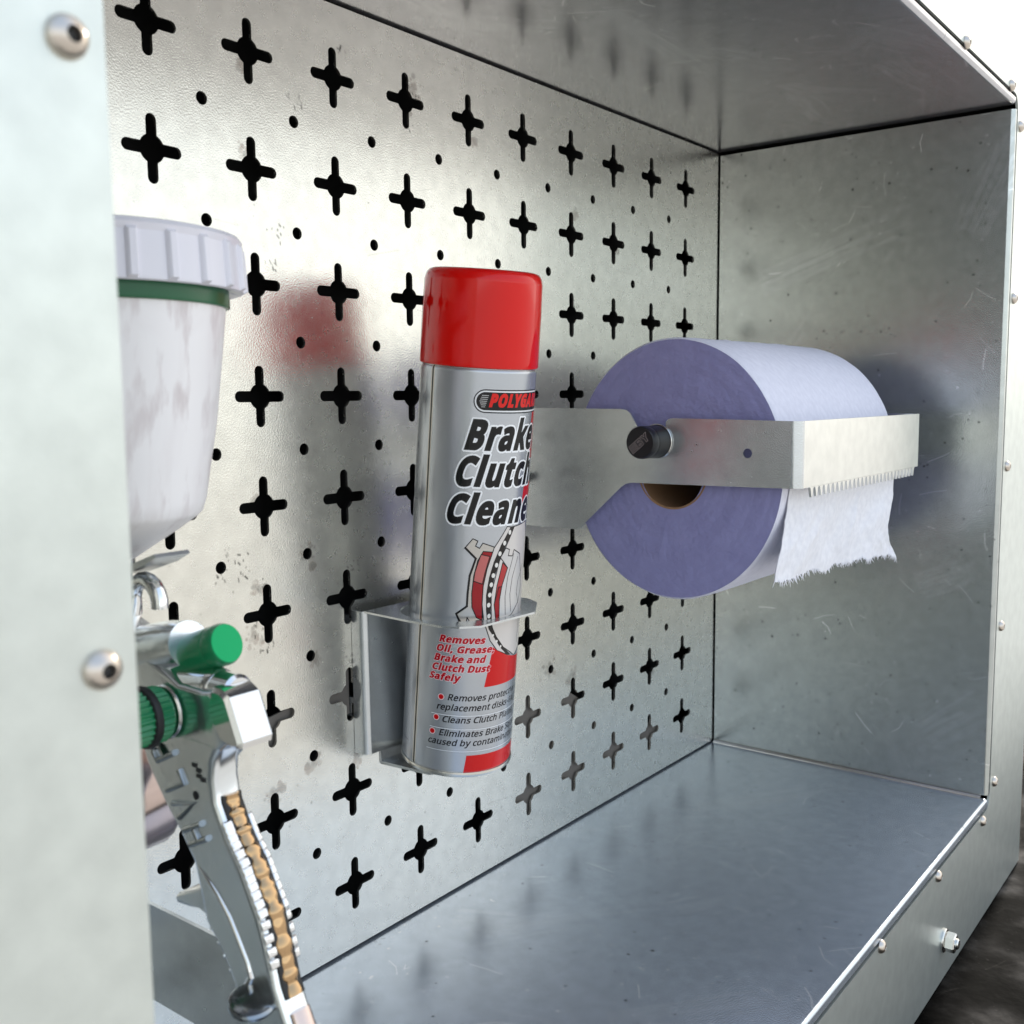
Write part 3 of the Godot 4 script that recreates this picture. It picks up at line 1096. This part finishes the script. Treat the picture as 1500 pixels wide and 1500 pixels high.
	# torn fibres
	for k in 210:
		var i := rng.randi_range(0, nu - 1)
		var p: Vector3 = grid[nv][i].lerp(grid[nv][i + 1], rng.randf())
		var l := rng.randf_range(0.010, 0.055) * (1.6 if i < 24 else 1.0)
		var tip := p + Vector3(rng.randfn(0.0, 0.025), -l, rng.randfn(0.0, 0.02))
		var w := rng.randf_range(0.006, 0.018)
		mb.tri(p + Vector3(-w, 0.02, 0), tip, p + Vector3(w, 0.02, 0))
		mb.tri(p + Vector3(-w, 0.02, -0.004), p + Vector3(w, 0.02, -0.004), tip + Vector3(0, 0, -0.002))
	part("loose_sheet", mb, M.sheet, t, base, 60.0)

func make_roll_holder() -> void:
	var base := Vector3(7.0, -3.6, 0.0)
	var t := thing("roll_holder", "galvanised paper roll holder with toothed cutter bar and black knob", "roll holder", base)
	var X := Vector3.RIGHT
	var Y := Vector3.UP
	var Z := Vector3.BACK
	for side in 2:
		var x := 4.985 if side == 0 else 8.985
		var mb := MB.new()
		# rear portion with the slot for the rod, up to the hole's cell
		var rear := PackedVector2Array([Vector2(0.006, -4.585), Vector2(0.74, -4.585), Vector2(0.80, -4.565), Vector2(1.36, -4.06), Vector2(1.42, -4.02), Vector2(1.50, -4.003), Vector2(2.6, -3.995), Vector2(2.6, -3.285), Vector2(2.02, -3.275), Vector2(1.965, -3.285), Vector2(1.935, -3.32), Vector2(1.935, -3.50), Vector2(1.92, -3.58), Vector2(1.86, -3.64), Vector2(1.78, -3.645), Vector2(1.71, -3.60), Vector2(1.68, -3.53), Vector2(1.55, -3.33), Vector2(1.48, -3.22), Vector2(1.43, -3.185), Vector2(1.36, -3.175), Vector2(0.006, -3.157)])
		mb.prism(rear, Vector3(x, 0, 0), Z, Y, X, 0.03)
		var cell := PackedVector2Array([Vector2(2.6, -3.995), Vector2(3.2, -3.989), Vector2(3.2, -3.296), Vector2(2.6, -3.285)])
		var hole := PackedVector2Array()
		for i in 24:
			hole.append(Vector2(2.905, -3.637) + Vector2.from_angle(TAU * i / 24) * 0.05)
		mb.annulus(hole, cell, Vector2(2.905, -3.637), Vector3(x, 0, 0), Z, Y, X, 0.03)
		mb.prism(PackedVector2Array([Vector2(3.2, -3.989), Vector2(3.38, -3.987), Vector2(3.38, -3.300), Vector2(3.2, -3.296)]), Vector3(x, 0, 0), Z, Y, X, 0.03)
		part("arm", mb, M.bracket, t, base)
		# rounded fold into the cutter bar
		mb = MB.new()
		var p := PackedVector2Array()
		var s := 1.0 if side == 0 else -1.0
		var c := Vector2(5.085, 3.38) if side == 0 else Vector2(8.915, 3.38)
		for i in 8:
			var a := PI / 2 * i / 7
			p.append(c + Vector2(-s * cos(a), sin(a)) * 0.10)
		for i in 8:
			var a := PI / 2 * (7 - i) / 7
			p.append(c + Vector2(-s * cos(a), sin(a)) * 0.07)
		mb.prism(p, Vector3(0, -3.987, 0), X, Z, Y, 0.687)
		part("fold", mb, M.bracket, t, base)
		for y in [-3.45, -4.35]:
			mb = MB.new()
			mb.box(Vector3(x + 0.015, y, -0.05), Vector3(0.012, 0.1, 0.055))
			part("hook", mb, M.bracket, t, base)
	# cutter bar with its comb of teeth
	var mb := MB.new()
	mb.prism(rect(5.085, -3.985, 8.915, -3.30), Vector3(0, 0, 3.45), X, Y, Z, 0.03)
	part("cutter_bar", mb, M.cutter, t, base)
	mb = MB.new()
	var nt := 27
	for i in nt:
		var x0 := lerpf(5.25, 8.80, float(i) / nt)
		var x1 := lerpf(5.25, 8.80, float(i + 1) / nt)
		var w := x1 - x0
		mb.prism(PackedVector2Array([Vector2(x0, -3.9875), Vector2(x0 + w * 0.20, -4.0), Vector2(x0 + w * 0.44, -4.095), Vector2(x0 + w * 0.56, -4.095), Vector2(x0 + w * 0.80, -4.0), Vector2(x1, -3.9875)]), Vector3(0, 0, 3.452), X, Y, Z, 0.026)
	var teeth := part("cutter_teeth", mb, M.cutter, t, base)
	teeth.set_meta("kind", "stuff")
	mb = MB.new()
	mb.lathe(Vector3(4.8, -3.53, 1.83), X, [Vector2(0.1, 0.0), Vector2(0.1, 4.3)], 28)
	part("rod", mb, M.zinc, t, base)
	# knob: knurl-free black handle with a stepped end, line emblem on its face
	mb = MB.new()
	mb.lathe(Vector3(4.97, -3.53, 1.83), -X, [Vector2(0.185, 0.0), Vector2(0.185, 0.02), Vector2(0.178, 0.03), Vector2(0.176, 0.20), Vector2(0.170, 0.225), Vector2(0.170, 0.245), Vector2(0.178, 0.26), Vector2(0.180, 0.30), Vector2(0.176, 0.345), Vector2(0.166, 0.362)], 48)
	var knob := part("knob", mb, M.black, t, base)
	mb = MB.new()
	mb.lathe(Vector3(4.975, -3.53, 1.83), -X, [Vector2(0.19, 0.0), Vector2(0.195, 0.008), Vector2(0.19, 0.014)], 40)
	part("knob_washer", mb, M.zinc, t, base)
	var im := Image.create(256, 256, false, Image.FORMAT_RGBA8)
	im.fill(Color(0.09, 0.09, 0.095))
	var col := Color(0.66, 0.60, 0.58)
	var put := func(pts: Array, closed: bool) -> void:
		var q := PackedVector2Array()
		for p in pts:
			q.append(Vector2(128, 128) + (p as Vector2).rotated(-0.68) * 1.25)
		stroke(im, q, 3.0, Color(0.8, 0.74, 0.72), closed)
	# outlined letters E, B, Y
	put.call([Vector2(-88, -28), Vector2(-38, -28), Vector2(-38, -16), Vector2(-88, -16)], true)
	put.call([Vector2(-88, -6), Vector2(-38, -6), Vector2(-38, 6), Vector2(-88, 6)], true)
	put.call([Vector2(-88, 16), Vector2(-38, 16), Vector2(-38, 28), Vector2(-88, 28)], true)
	put.call([Vector2(-30, -28), Vector2(14, -28), Vector2(20, -20), Vector2(20, -6), Vector2(12, 0), Vector2(20, 6), Vector2(20, 20), Vector2(14, 28), Vector2(-30, 28)], true)
	put.call([Vector2(-14, -16), Vector2(6, -16), Vector2(6, -8), Vector2(-14, -8)], true)
	put.call([Vector2(-14, 8), Vector2(6, 8), Vector2(6, 16), Vector2(-14, 16)], true)
	put.call([Vector2(26, -28), Vector2(42, -28), Vector2(52, -10), Vector2(62, -28), Vector2(80, -28), Vector2(60, 4), Vector2(60, 28), Vector2(44, 28), Vector2(44, 4)], true)
	var em := mat(Color.WHITE, 0.38)
	em.albedo_texture = ImageTexture.create_from_image(im)
	mb = MB.new()
	for i in 40:
		var q := []
		var u := []
		for k in [-1, i, i + 1]:
			var d := Vector2.ZERO if k < 0 else Vector2.from_angle(TAU * k / 40)
			q.append(Vector3(4.606, -3.53 + d.y * 0.163, 1.83 + d.x * 0.163))
			u.append(Vector2(0.5 + d.x * 0.5, 0.5 - d.y * 0.5))
		mb.tri(q[0], q[1], q[2], u[0], u[1], u[2])
	if (mb.v[1] - mb.v[0]).cross(mb.v[2] - mb.v[0]).x > 0.0:
		for i in range(0, mb.v.size(), 3):
			var s := mb.v[i + 1]
			mb.v[i + 1] = mb.v[i + 2]
			mb.v[i + 2] = s
			var w := mb.uv[i + 1]
			mb.uv[i + 1] = mb.uv[i + 2]
			mb.uv[i + 2] = w
	part("emblem", mb, em, knob, base)

# ------------------------------------------------------------------ spray gun and its holder
func yz(text: String, x: float) -> Array:
	var o := []
	for s in text.split(";"):
		var q := s.split_floats(",")
		o.append(Vector3(x, q[0], q[1]))
	return o

func flat_poly(text: String) -> PackedVector2Array:
	# "y,z; y,z" -> (z, y)
	var o := PackedVector2Array()
	for s in text.split(";"):
		var q := s.split_floats(",")
		o.append(Vector2(q[1], q[0]))
	return o

func make_gun() -> void:
	var base := Vector3(-1.34, -7.3, 2.2)
	var t := thing("spray_gun", "chrome spray gun with white gravity cup, green knobs and ribbed handle", "spray gun", base)
	var X := Vector3.RIGHT
	var Y := Vector3.UP
	var Z := Vector3.BACK
	var xl := -1.50
	var xr := -1.29
	# handle: loft of rounded sections between the traced front and rear edges
	var fr := "-5.05,1.80; -5.18,1.81; -5.30,1.86; -5.43,1.96; -5.55,2.06; -5.66,2.17; -5.83,2.31; -6.00,2.36; -6.19,2.41; -6.36,2.57; -6.54,2.68; -6.75,2.78; -7.0,2.90; -7.25,3.0"
	var re := "-5.06,2.60; -5.16,2.545; -5.28,2.53; -5.42,2.55; -5.53,2.61; -5.63,2.67; -5.76,2.775; -5.88,2.84; -6.02,2.92; -6.24,2.99; -6.41,3.035; -6.58,3.12; -6.84,3.24; -7.1,3.34"
	var F := yz(fr, 0.0)
	var B := yz(re, 0.0)
	for k in F.size():
		F[k].z -= 0.03
		B[k].z -= 0.0
	var rings := []
	for k in F.size():
		var ring := PackedVector3Array()
		var f: Vector3 = F[k]
		var b: Vector3 = B[k]
		var c := (f + b) * 0.5
		var e := (b - f) * 0.5
		var hw := (xr - xl) * 0.5
		var hd := e.length()
		var dir := e / hd
		for q in rounded(-hw, -hd, hw, hd, 0.055):
			ring.append(Vector3((xl + xr) * 0.5 + q.x, c.y, c.z) + dir * q.y)
		rings.append(ring)
	var mb := MB.new()
	mb.loft(rings)
	var handle := part("handle", mb, M.cast, t, base, 50.0)
	# ribs across both rims of the grip, and the chrome groove between, its brown reflection put into the colour
	for k in 16:
		var s := lerpf(4.1, 9.2, k / 15.0)
		var i := int(s)
		var p: Vector3 = B[i].lerp(B[i + 1], s - i)
		var d: Vector3 = (B[i + 1] - B[i]).normalized()
		var nrm := Vector3(0, -d.z, d.y)
		if nrm.z < 0.0:
			nrm = -nrm
		for e in 2:
			mb = MB.new()
			var cx := xl + 0.036 if e == 0 else xr - 0.014
			mb.box(Vector3(cx, p.y, p.z) + nrm * 0.0, Vector3(0.040 if e == 0 else 0.022, 0.030, 0.016), 0.009, X, d)
			part("grip_rib", mb, M.chrome, handle, base, 50.0)
	var path := []
	var radii := []
	for k in 110:
		var s := lerpf(2.7, 10.4, k / 109.0)
		var i := int(s)
		var p: Vector3 = B[i].lerp(B[i + 1], s - i)
		path.append(Vector3(-1.385, p.y, p.z + 0.008))
		radii.append(0.058 * (0.78 + 0.20 * absf(sin(s * PI * 2.1)) + 0.10 * sin(s * 7.3)))
	mb = MB.new()
	mb.tube(path, radii, 14, 0.55)
	part("grip_reflection", mb, M.brown_reflection, handle, base, 45.0)
	mb = MB.new()
	mb.tube(path, [0.072], 14, 0.22)
	part("grip_groove_shade", mb, M.ink, handle, base, 45.0)  # black strip carries the shade of the recess as colour
	mb = MB.new()
	mb.tube([Vector3(-1.385, -6.56, 3.10), Vector3(-1.385, -6.8, 3.22), Vector3(-1.385, -7.1, 3.36)], [0.075, 0.08, 0.08], 16, 0.6)
	part("air_coupling", mb, M.rose, handle, base)
	mb = MB.new()
	mb.lathe(Vector3(-1.33, -7.15, 3.12), Vector3(0, -0.93, 0.36), [Vector2(0.17, 0.0), Vector2(0.20, 0.03), Vector2(0.20, 0.3), Vector2(0.15, 0.33), Vector2(0.15, 0.7), Vector2(0.11, 0.74)], 24)
	part("air_inlet", mb, M.chrome, t, base)
	# raised lettering up the side of the handle: H V L P in rounded strokes
	var strokes := {"H": ["0,0; 0,1", "0.62,0; 0.62,1", "0,0.5; 0.62,0.5"], "V": ["0,1; 0.3,0; 0.62,1"], "L": ["0,1; 0,0; 0.55,0"], "P": ["0,0; 0,1; 0.42,1; 0.58,0.9; 0.6,0.72; 0.45,0.55; 0,0.5"]}
	for q in [["H", -5.66, 2.36], ["V", -5.51, 2.26], ["L", -5.36, 2.15], ["P", -5.19, 2.06]]:
		mb = MB.new()
		for line in strokes[q[0]]:
			var pts := []
			for w in (line as String).split(";"):
				var xy := w.split_floats(",")
				var gx: float = (xy[0] + 0.25 * xy[1]) * 0.155
				var gy: float = (xy[1] - 0.5) * 0.20
				pts.append(Vector3(xl - 0.006, q[1], q[2]) + Vector3(0, 0.80, -0.60) * (gx - 0.05) + Vector3(0, -0.60, -0.80) * gy)
			mb.tube(pts, [0.020], 8)
		part("letter", mb, M.letter, handle, base, 60.0)
	mb = MB.new()
	mb.lathe(Vector3(xl + 0.004, -5.40, 2.36), -X, [Vector2(0.028, 0.0), Vector2(0.028, 0.007), Vector2(0.02, 0.010)], 14)
	for q in [[-5.21, 2.36], [-5.235, 2.40], [-5.27, 2.40], [-5.285, 2.44]]:
		mb.box(Vector3(xl, q[0], q[1]), Vector3(0.006, 0.012, 0.022))
	part("stamp_mark", mb, M.ink, handle, base)
	# finger hook
	mb = MB.new()
	mb.prism(flat_poly("-5.80,2.36; -5.90,2.345; -6.00,2.33; -6.05,2.25; -6.10,2.13; -6.14,2.03; -6.175,2.00; -6.21,2.02; -6.20,2.14; -6.18,2.24; -6.20,2.32; -6.26,2.44; -6.05,2.5"), Vector3(-1.44, 0, 0), Z, Y, X, 0.22, 0.012)
	part("finger_hook", mb, M.cast, handle, base, 50.0)
	# swept moulding line on the side
	mb = MB.new()
	mb.tube(yz("-5.84,2.34; -5.89,2.41; -5.98,2.53; -6.09,2.64; -6.21,2.72; -6.32,2.79; -6.40,2.82; -6.48,2.78; -6.56,2.70", xl + 0.004), [0.006, 0.016, 0.02, 0.022, 0.022, 0.022, 0.026, 0.03, 0.02], 10)
	part("moulding", mb, M.chrome, handle, base)
	mb = MB.new()
	for k in 5:
		var u := k / 4.0
		mb.box(Vector3(xl + 0.05, lerpf(-6.22, -6.5, u), lerpf(2.45, 2.66, u)), Vector3(0.05, 0.016, 0.02), 0.01)
	part("serration", mb, M.cast, handle, base)
	mb = MB.new()
	mb.lathe(Vector3(xl - 0.06, -6.50, 2.90), Vector3(-0.1, 1, 0.25), [Vector2(0.04, 0.03), Vector2(0.12, 0.025), Vector2(0.14, 0.01), Vector2(0.14, -0.01), Vector2(0.12, -0.025), Vector2(0.05, -0.03)], 28)
	part("drain_disc", mb, M.letter, handle, base)
	# body casting
	mb = MB.new()
	mb.prism(flat_poly("-5.20,1.86; -5.10,1.74; -4.75,1.58; -4.55,1.30; -4.36,1.28; -4.50,1.70; -4.63,1.95; -4.74,2.20; -4.74,2.45; -4.73,2.52; -4.77,2.62; -4.98,2.71; -5.02,2.69; -5.05,2.63; -5.09,2.58; -5.14,2.54; -5.2,2.48; -5.35,2.2"), Vector3(-1.498, 0, 0), Z, Y, X, 0.25, 0.03)
	part("body", mb, M.cast, t, base, 50.0)
	# bright heel block at the rear
	mb = MB.new()
	mb.prism(flat_poly("-4.70,2.55; -4.705,2.64; -4.74,2.70; -4.99,2.81; -5.03,2.80; -5.04,2.72; -5.02,2.62; -4.85,2.50"), Vector3(-1.506, 0, 0), Z, Y, X, 0.26, 0.025)
	part("heel_block", mb, M.chrome, t, base, 30.0)
	# barrel
	mb = MB.new()
	mb.tube([Vector3(-1.33, -4.95, 0.55), Vector3(-1.33, -4.86, 0.85), Vector3(-1.33, -4.72, 1.4), Vector3(-1.33, -4.58, 1.95), Vector3(-1.33, -4.535, 2.12)], [0.13, 0.17, 0.19, 0.175, 0.15], 26)
	part("barrel", mb, M.cast, t, base)
	mb = MB.new()
	mb.lathe(Vector3(-1.33, -4.92, 0.62), Vector3(0, -0.25, -0.97), [Vector2(0.15, -0.05), Vector2(0.25, 0.0), Vector2(0.25, 0.14), Vector2(0.21, 0.18), Vector2(0.12, 0.2), Vector2(0.06, 0.22)], 28)
	part("air_cap", mb, M.zinc, t, base)
	# valve boss under the fluid knob
	mb = MB.new()
	mb.lathe(Vector3(-1.33, -4.79, 2.08), Vector3(0, 0.05, 0.98), [Vector2(0.10, 0.0), Vector2(0.13, 0.03), Vector2(0.135, 0.30), Vector2(0.125, 0.34), Vector2(0.115, 0.35), Vector2(0.11, 0.5), Vector2(0.09, 0.52)], 26)
	part("valve_boss", mb, M.chrome, t, base)
	# fluid knob, pointing back and up
	var kd := Vector3(0.05, 0.19, 0.53).normalized()
	var ko := Vector3(-1.32, -4.655, 1.98)
	mb = MB.new()
	mb.lathe(ko, kd, [Vector2(0.11, -0.20), Vector2(0.138, -0.18), Vector2(0.138, -0.12), Vector2(0.11, -0.10), Vector2(0.10, -0.06)], 30)
	part("knob_collar", mb, M.chrome, t, base)
	mb = MB.new()
	mb.lathe(ko, kd, [Vector2(0.10, -0.10), Vector2(0.126, -0.09), Vector2(0.131, -0.07), Vector2(0.131, 0.36), Vector2(0.126, 0.37), Vector2(0.126, 0.38), Vector2(0.131, 0.39), Vector2(0.131, 0.45), Vector2(0.120, 0.475)], 48)
	var kn := part("green_knob", mb, M.green, t, base)
	mb = MB.new()
	mb.lathe(ko, kd, [Vector2(0.121, 0.470), Vector2(0.117, 0.479), Vector2(0.02, 0.480)], 40)
	part("knob_end", mb, M.green_end, kn, base)
	# ribbed side knob with a rubber ring, along -x
	mb = MB.new()
	var ridge := func(a: float, r: float, h: float) -> float: return r * (1.0 + (0.045 * sin(a * 26.0) if h > 0.02 and h < 0.48 else 0.0))
	mb.lathe(Vector3(-1.52, -4.93, 2.08), -X, [Vector2(0.12, 0.0), Vector2(0.165, 0.015), Vector2(0.168, 0.03), Vector2(0.168, 0.25), Vector2(0.165, 0.47), Vector2(0.14, 0.5), Vector2(0.02, 0.505)], 208, true, Vector3.ZERO, ridge)
	var sk := part("side_knob", mb, M.green, t, base, 25.0)
	mb = MB.new()
	var ringp := []
	for i in 9:
		var a := TAU * i / 8
		ringp.append(Vector2(0.172 + 0.022 * cos(a), 0.13 + 0.03 * sin(a)))
	mb.lathe(Vector3(-1.52, -4.93, 2.08), -X, ringp, 40, false)
	part("rubber_ring", mb, M.rubber, sk, base)
	mb = MB.new()
	mb.lathe(Vector3(-1.50, -4.93, 2.08), -X, [Vector2(0.165, -0.02), Vector2(0.17, 0.0), Vector2(0.16, 0.010), Vector2(0.1, 0.012)], 34)
	part("knob_seat", mb, M.chrome, t, base)
	# trigger
	mb = MB.new()
	var tr := []
	for q in yz("-4.72,1.45; -4.95,1.55; -5.20,1.66; -5.42,1.73; -5.62,1.735; -5.80,1.68; -5.95,1.58; -6.02,1.50", 0.0):
		var r := PackedVector3Array()
		for i in 20:
			var a := TAU * i / 20
			r.append(Vector3(-1.34 + 0.20 * signf(cos(a)) * pow(absf(cos(a)), 0.5), q.y, q.z + 0.035 * sin(a)))
		tr.append(r)
	mb.loft(tr)
	part("trigger", mb, M.rose, t, base, 50.0)  # chrome lever; the brown it mirrors is put into the colour
	# cup neck, cup, green band, ribbed lid
	var cup := Vector3(-1.3, 0, 1.25)
	mb = MB.new()
	mb.lathe(cup, Y, [Vector2(0.12, -4.75), Vector2(0.14, -4.45), Vector2(0.17, -4.40), Vector2(0.17, -4.28), Vector2(0.13, -4.25), Vector2(0.13, -4.15), Vector2(0.15, -4.12), Vector2(0.15, -4.06), Vector2(0.10, -4.03)], 32)
	part("cup_neck", mb, M.chrome, t, base)
	mb = MB.new()
	mb.lathe(cup, Y, [Vector2(0.13, -4.085), Vector2(0.16, -4.07), Vector2(0.29, -3.985), Vector2(0.46, -3.875), Vector2(0.565, -3.80), Vector2(0.60, -3.765), Vector2(0.628, -3.68), Vector2(0.672, -3.42), Vector2(0.715, -3.18), Vector2(0.77, -2.72), Vector2(0.803, -2.42), Vector2(0.80, -2.38)], 96)
	part("cup", mb, M.cup, t, base)
	mb = MB.new()
	mb.lathe(cup, Y, [Vector2(0.78, -2.425), Vector2(0.822, -2.42), Vector2(0.828, -2.405), Vector2(0.828, -2.31), Vector2(0.79, -2.30)], 96)
	part("green_band", mb, M.band, t, base)
	mb = MB.new()
	var lid := func(a: float, r: float, h: float) -> float:
		if h > -2.02 or h < -2.31:
			return r
		var q := fposmod(a * 24.0 / TAU, 1.0)
		return r + 0.028 * (smoothstep(0.36, 0.42, q) - smoothstep(0.60, 0.66, q))
	mb.lathe(cup, Y, [Vector2(0.83, -2.305), Vector2(0.90, -2.325), Vector2(0.922, -2.318), Vector2(0.926, -2.30), Vector2(0.916, -2.10), Vector2(0.910, -2.035), Vector2(0.918, -2.018), Vector2(0.925, -1.995), Vector2(0.905, -1.968), Vector2(0.85, -1.955), Vector2(0.2, -1.93)], 480, true, Vector3.ZERO, lid)
	part("lid", mb, M.lid, t, base, 30.0)
	mb = MB.new()
	var tag := PackedVector3Array()
	for e in 2:
		for i in 9:
			pass
	for i in 9:
		var a0 := lerpf(0.98, 1.36, i / 9.0)
		var a1 := lerpf(0.98, 1.36, (i + 1) / 9.0)
		var g := func(a: float, y: float) -> Vector3: return cup + Vector3(sin(a) * 0.832, y, cos(a) * 0.832)
		mb.quad(g.call(a0, -2.415), g.call(a1, -2.415), g.call(a1, -2.345), g.call(a0, -2.345))
	part("band_tab", mb, M.lid, t, base)

func make_gun_holder() -> void:
	var base := Vector3(-1.2, -7.45, 0.0)
	var t := thing("gun_holder", "galvanised side plate and hook behind the spray gun", "bracket", base)
	var X := Vector3.RIGHT
	var Y := Vector3.UP
	var Z := Vector3.BACK
	var mb := MB.new()
	mb.prism(PackedVector2Array([Vector2(0.004, -7.45), Vector2(2.15, -7.45), Vector2(2.25, -7.35), Vector2(2.25, -6.8), Vector2(2.15, -6.7), Vector2(0.004, -6.7)]), Vector3(-1.0, 0, 0), Z, Y, X, 0.03)
	part("side_plate", mb, M.bracket, t, base)
	mb = MB.new()
	mb.box(Vector3(-1.75, -7.07, 0.02), Vector3(0.75, 0.37, 0.015))
	part("fixing_plate", mb, M.bracket, t, base)
	# hook for the gun: rod out of the panel ending in an open ring
	mb = MB.new()
	var path := [Vector3(-1.3, -4.42, 0.0), Vector3(-1.3, -4.42, 0.9), Vector3(-1.3, -4.38, 1.35)]
	for i in 12:
		var a := lerpf(PI * 1.15, -0.15, i / 11.0)
		path.append(Vector3(-1.3, -4.33 + sin(a) * 0.15, 1.63 + cos(a) * 0.15))
	mb.tube(path, [0.055], 14, 1.0)
	part("hook_rod", mb, M.chrome, t, base)
	mb = MB.new()
	mb.prism(PackedVector2Array([Vector2(1.30, -4.16), Vector2(1.50, -4.115), Vector2(1.92, -3.975), Vector2(1.94, -3.995), Vector2(1.80, -4.06), Vector2(1.5, -4.15), Vector2(1.30, -4.19)]), Vector3(-1.42, 0, 0), Z, Y, X, 0.25)
	part("cup_rest", mb, M.bracket, t, base)

# ------------------------------------------------------------------ setting
func make_ground() -> void:
	var g := mat(lin(0.54, 0.515, 0.475), 0.95)
	g.albedo_texture = noise_tex(1024, 0.006, 30, 6, lin(0.6, 0.6, 0.6), lin(1, 1, 1))
	triplanar(g, 0.5, true)
	var pm := PlaneMesh.new()
	pm.size = Vector2(600, 600)
	structure("ground", pm, g, Vector3(0, -0.008, 0))
	var d := mat(lin(0.095, 0.087, 0.081), 0.85)
	d.metallic_specular = 0.12
	d.albedo_texture = M.dirt
	d.normal_enabled = true
	d.normal_texture = noise_tex(1024, 0.03, 33, 5, Color.BLACK, Color.WHITE, true, 8.0)
	d.normal_scale = 0.15
	triplanar(d, 2.4, true)
	var bm := BoxMesh.new()
	bm.size = Vector3(2.0, 0.004, 1.2)
	structure("pavement", bm, d, Vector3(0.35, -0.003, -0.26))

func dirt_texture() -> void:
	# dark worn surface with pale drag marks
	var n := 1024
	var f := FastNoiseLite.new()
	f.seed = 77
	f.frequency = 0.006
	f.fractal_octaves = 6
	var im: Image = f.get_seamless_image(n, n)
	im.convert(Image.FORMAT_RGBA8)
	im.adjust_bcs(0.85, 1.9, 0.0)
	var rng := RandomNumberGenerator.new()
	rng.seed = 9
	for k in 420:
		var c := Vector2(rng.randf() * n, rng.randf() * n)
		var a := rng.randfn(0.35, 0.35)
		var d := Vector2.from_angle(a) * rng.randf_range(10, 80)
		var b := rng.randf_range(0.55, 1.0)
		stroke(im, PackedVector2Array([c, c + d * 0.5 + Vector2(0, rng.randfn(0, 3)), c + d]), rng.randf_range(1.0, 5.0), Color(b, b * 0.98, b * 0.95, rng.randf_range(0.06, 0.28)))
	for k in 900:
		var b := rng.randf_range(0.6, 1.0)
		disc(im, Vector2(rng.randf() * n, rng.randf() * n), rng.randf_range(0.7, 2.4), Color(b, b, b, rng.randf_range(0.15, 0.6)))
	M.dirt = ImageTexture.create_from_image(im)

func _ready() -> void:
	# camera
	var cam := Camera3D.new()
	cam.name = "camera"
	var right := Vector3(0.60973846, -0.01024781, 0.79253643)
	var up := Vector3(0.09330006, 0.99389258, -0.05892904)
	var fwd := Vector3(0.78709219, -0.109875, -0.60697065)
	cam.transform = Transform3D(Basis(right, up, -fwd), W(Vector3(-5.14043139, -3.0239088, 7.60221963)))
	cam.near = 0.01
	cam.far = 2000.0
	cam.fov = 52.27
	var att := CameraAttributesPhysical.new()
	att.frustum_focal_length = 24.457
	att.frustum_focus_distance = 0.54
	att.frustum_near = 0.01
	att.frustum_far = 2000.0
	att.exposure_aperture = 15.0
	cam.attributes = att
	add_child(cam)
	cam.current = true
	# sky and sun: bright thin overcast
	var env := Environment.new()
	env.background_mode = Environment.BG_SKY
	var sm := ProceduralSkyMaterial.new()
	sm.sky_top_color = Color(0.60, 0.68, 0.79)
	sm.sky_horizon_color = Color(0.90, 0.92, 0.91)
	sm.sky_curve = 0.26
	sm.sky_energy_multiplier = 1.22
	sm.ground_bottom_color = Color(0.45, 0.43, 0.40)
	sm.ground_horizon_color = Color(0.80, 0.78, 0.74)
	sm.sun_angle_max = 110.0
	sm.sun_curve = 0.44
	var sky := Sky.new()
	sky.sky_material = sm
	env.sky = sky
	env.tonemap_mode = Environment.TONE_MAPPER_LINEAR
	env.tonemap_exposure = 1.42
	env.sdfgi_enabled = true
	env.ssao_enabled = true
	env.ssil_enabled = true
	var we := WorldEnvironment.new()
	we.name = "environment"
	we.environment = env
	add_child(we)
	var sun := DirectionalLight3D.new()
	sun.name = "sun"
	sun.light_energy = 1.6
	sun.light_color = Color(1.0, 0.97, 0.92)
	sun.light_angular_distance = 6.0
	sun.shadow_enabled = true
	add_child(sun)
	sun.look_at_from_position(Vector3(1.0, 0.45, -0.04) * 10.0, Vector3.ZERO)
	make_materials()
	M.ceiling = galvanised(lin(0.54, 0.535, 0.56), 0.19, 0.03, 0.86)  # same steel; shade under the top is put into the darker tint
	M.wall = galvanised(lin(0.55, 0.575, 0.55), 0.25, 0.06, 0.86)  # side walls of the same steel, their shade mixed into the tint
	M.cutter = galvanised(lin(0.84, 0.83, 0.78), 0.34, 0.05)
	M.rim = mat(lin(0.72, 0.70, 0.64), 0.25, 1.0)
	M.band = mat(lin(0.003, 0.10, 0.035), 0.3)
	M.cup = mat(lin(0.90, 0.87, 0.87), 0.38)
	M.cup.albedo_texture = noise_tex(512, 0.014, 50, 5, lin(0.74, 0.69, 0.69), lin(1, 1, 1))
	triplanar(M.cup, 9.0)
	M.cup.uv1_scale = Vector3(14, 4, 14)
	(M.cup.albedo_texture as NoiseTexture2D).color_ramp.offsets = PackedFloat32Array([0.12, 0.40])
	dirt_texture()
	make_ground()
	make_cabinet()
	make_can_bracket()
	make_can()
	make_roll_holder()
	make_roll()
	make_gun_holder()
	make_gun()
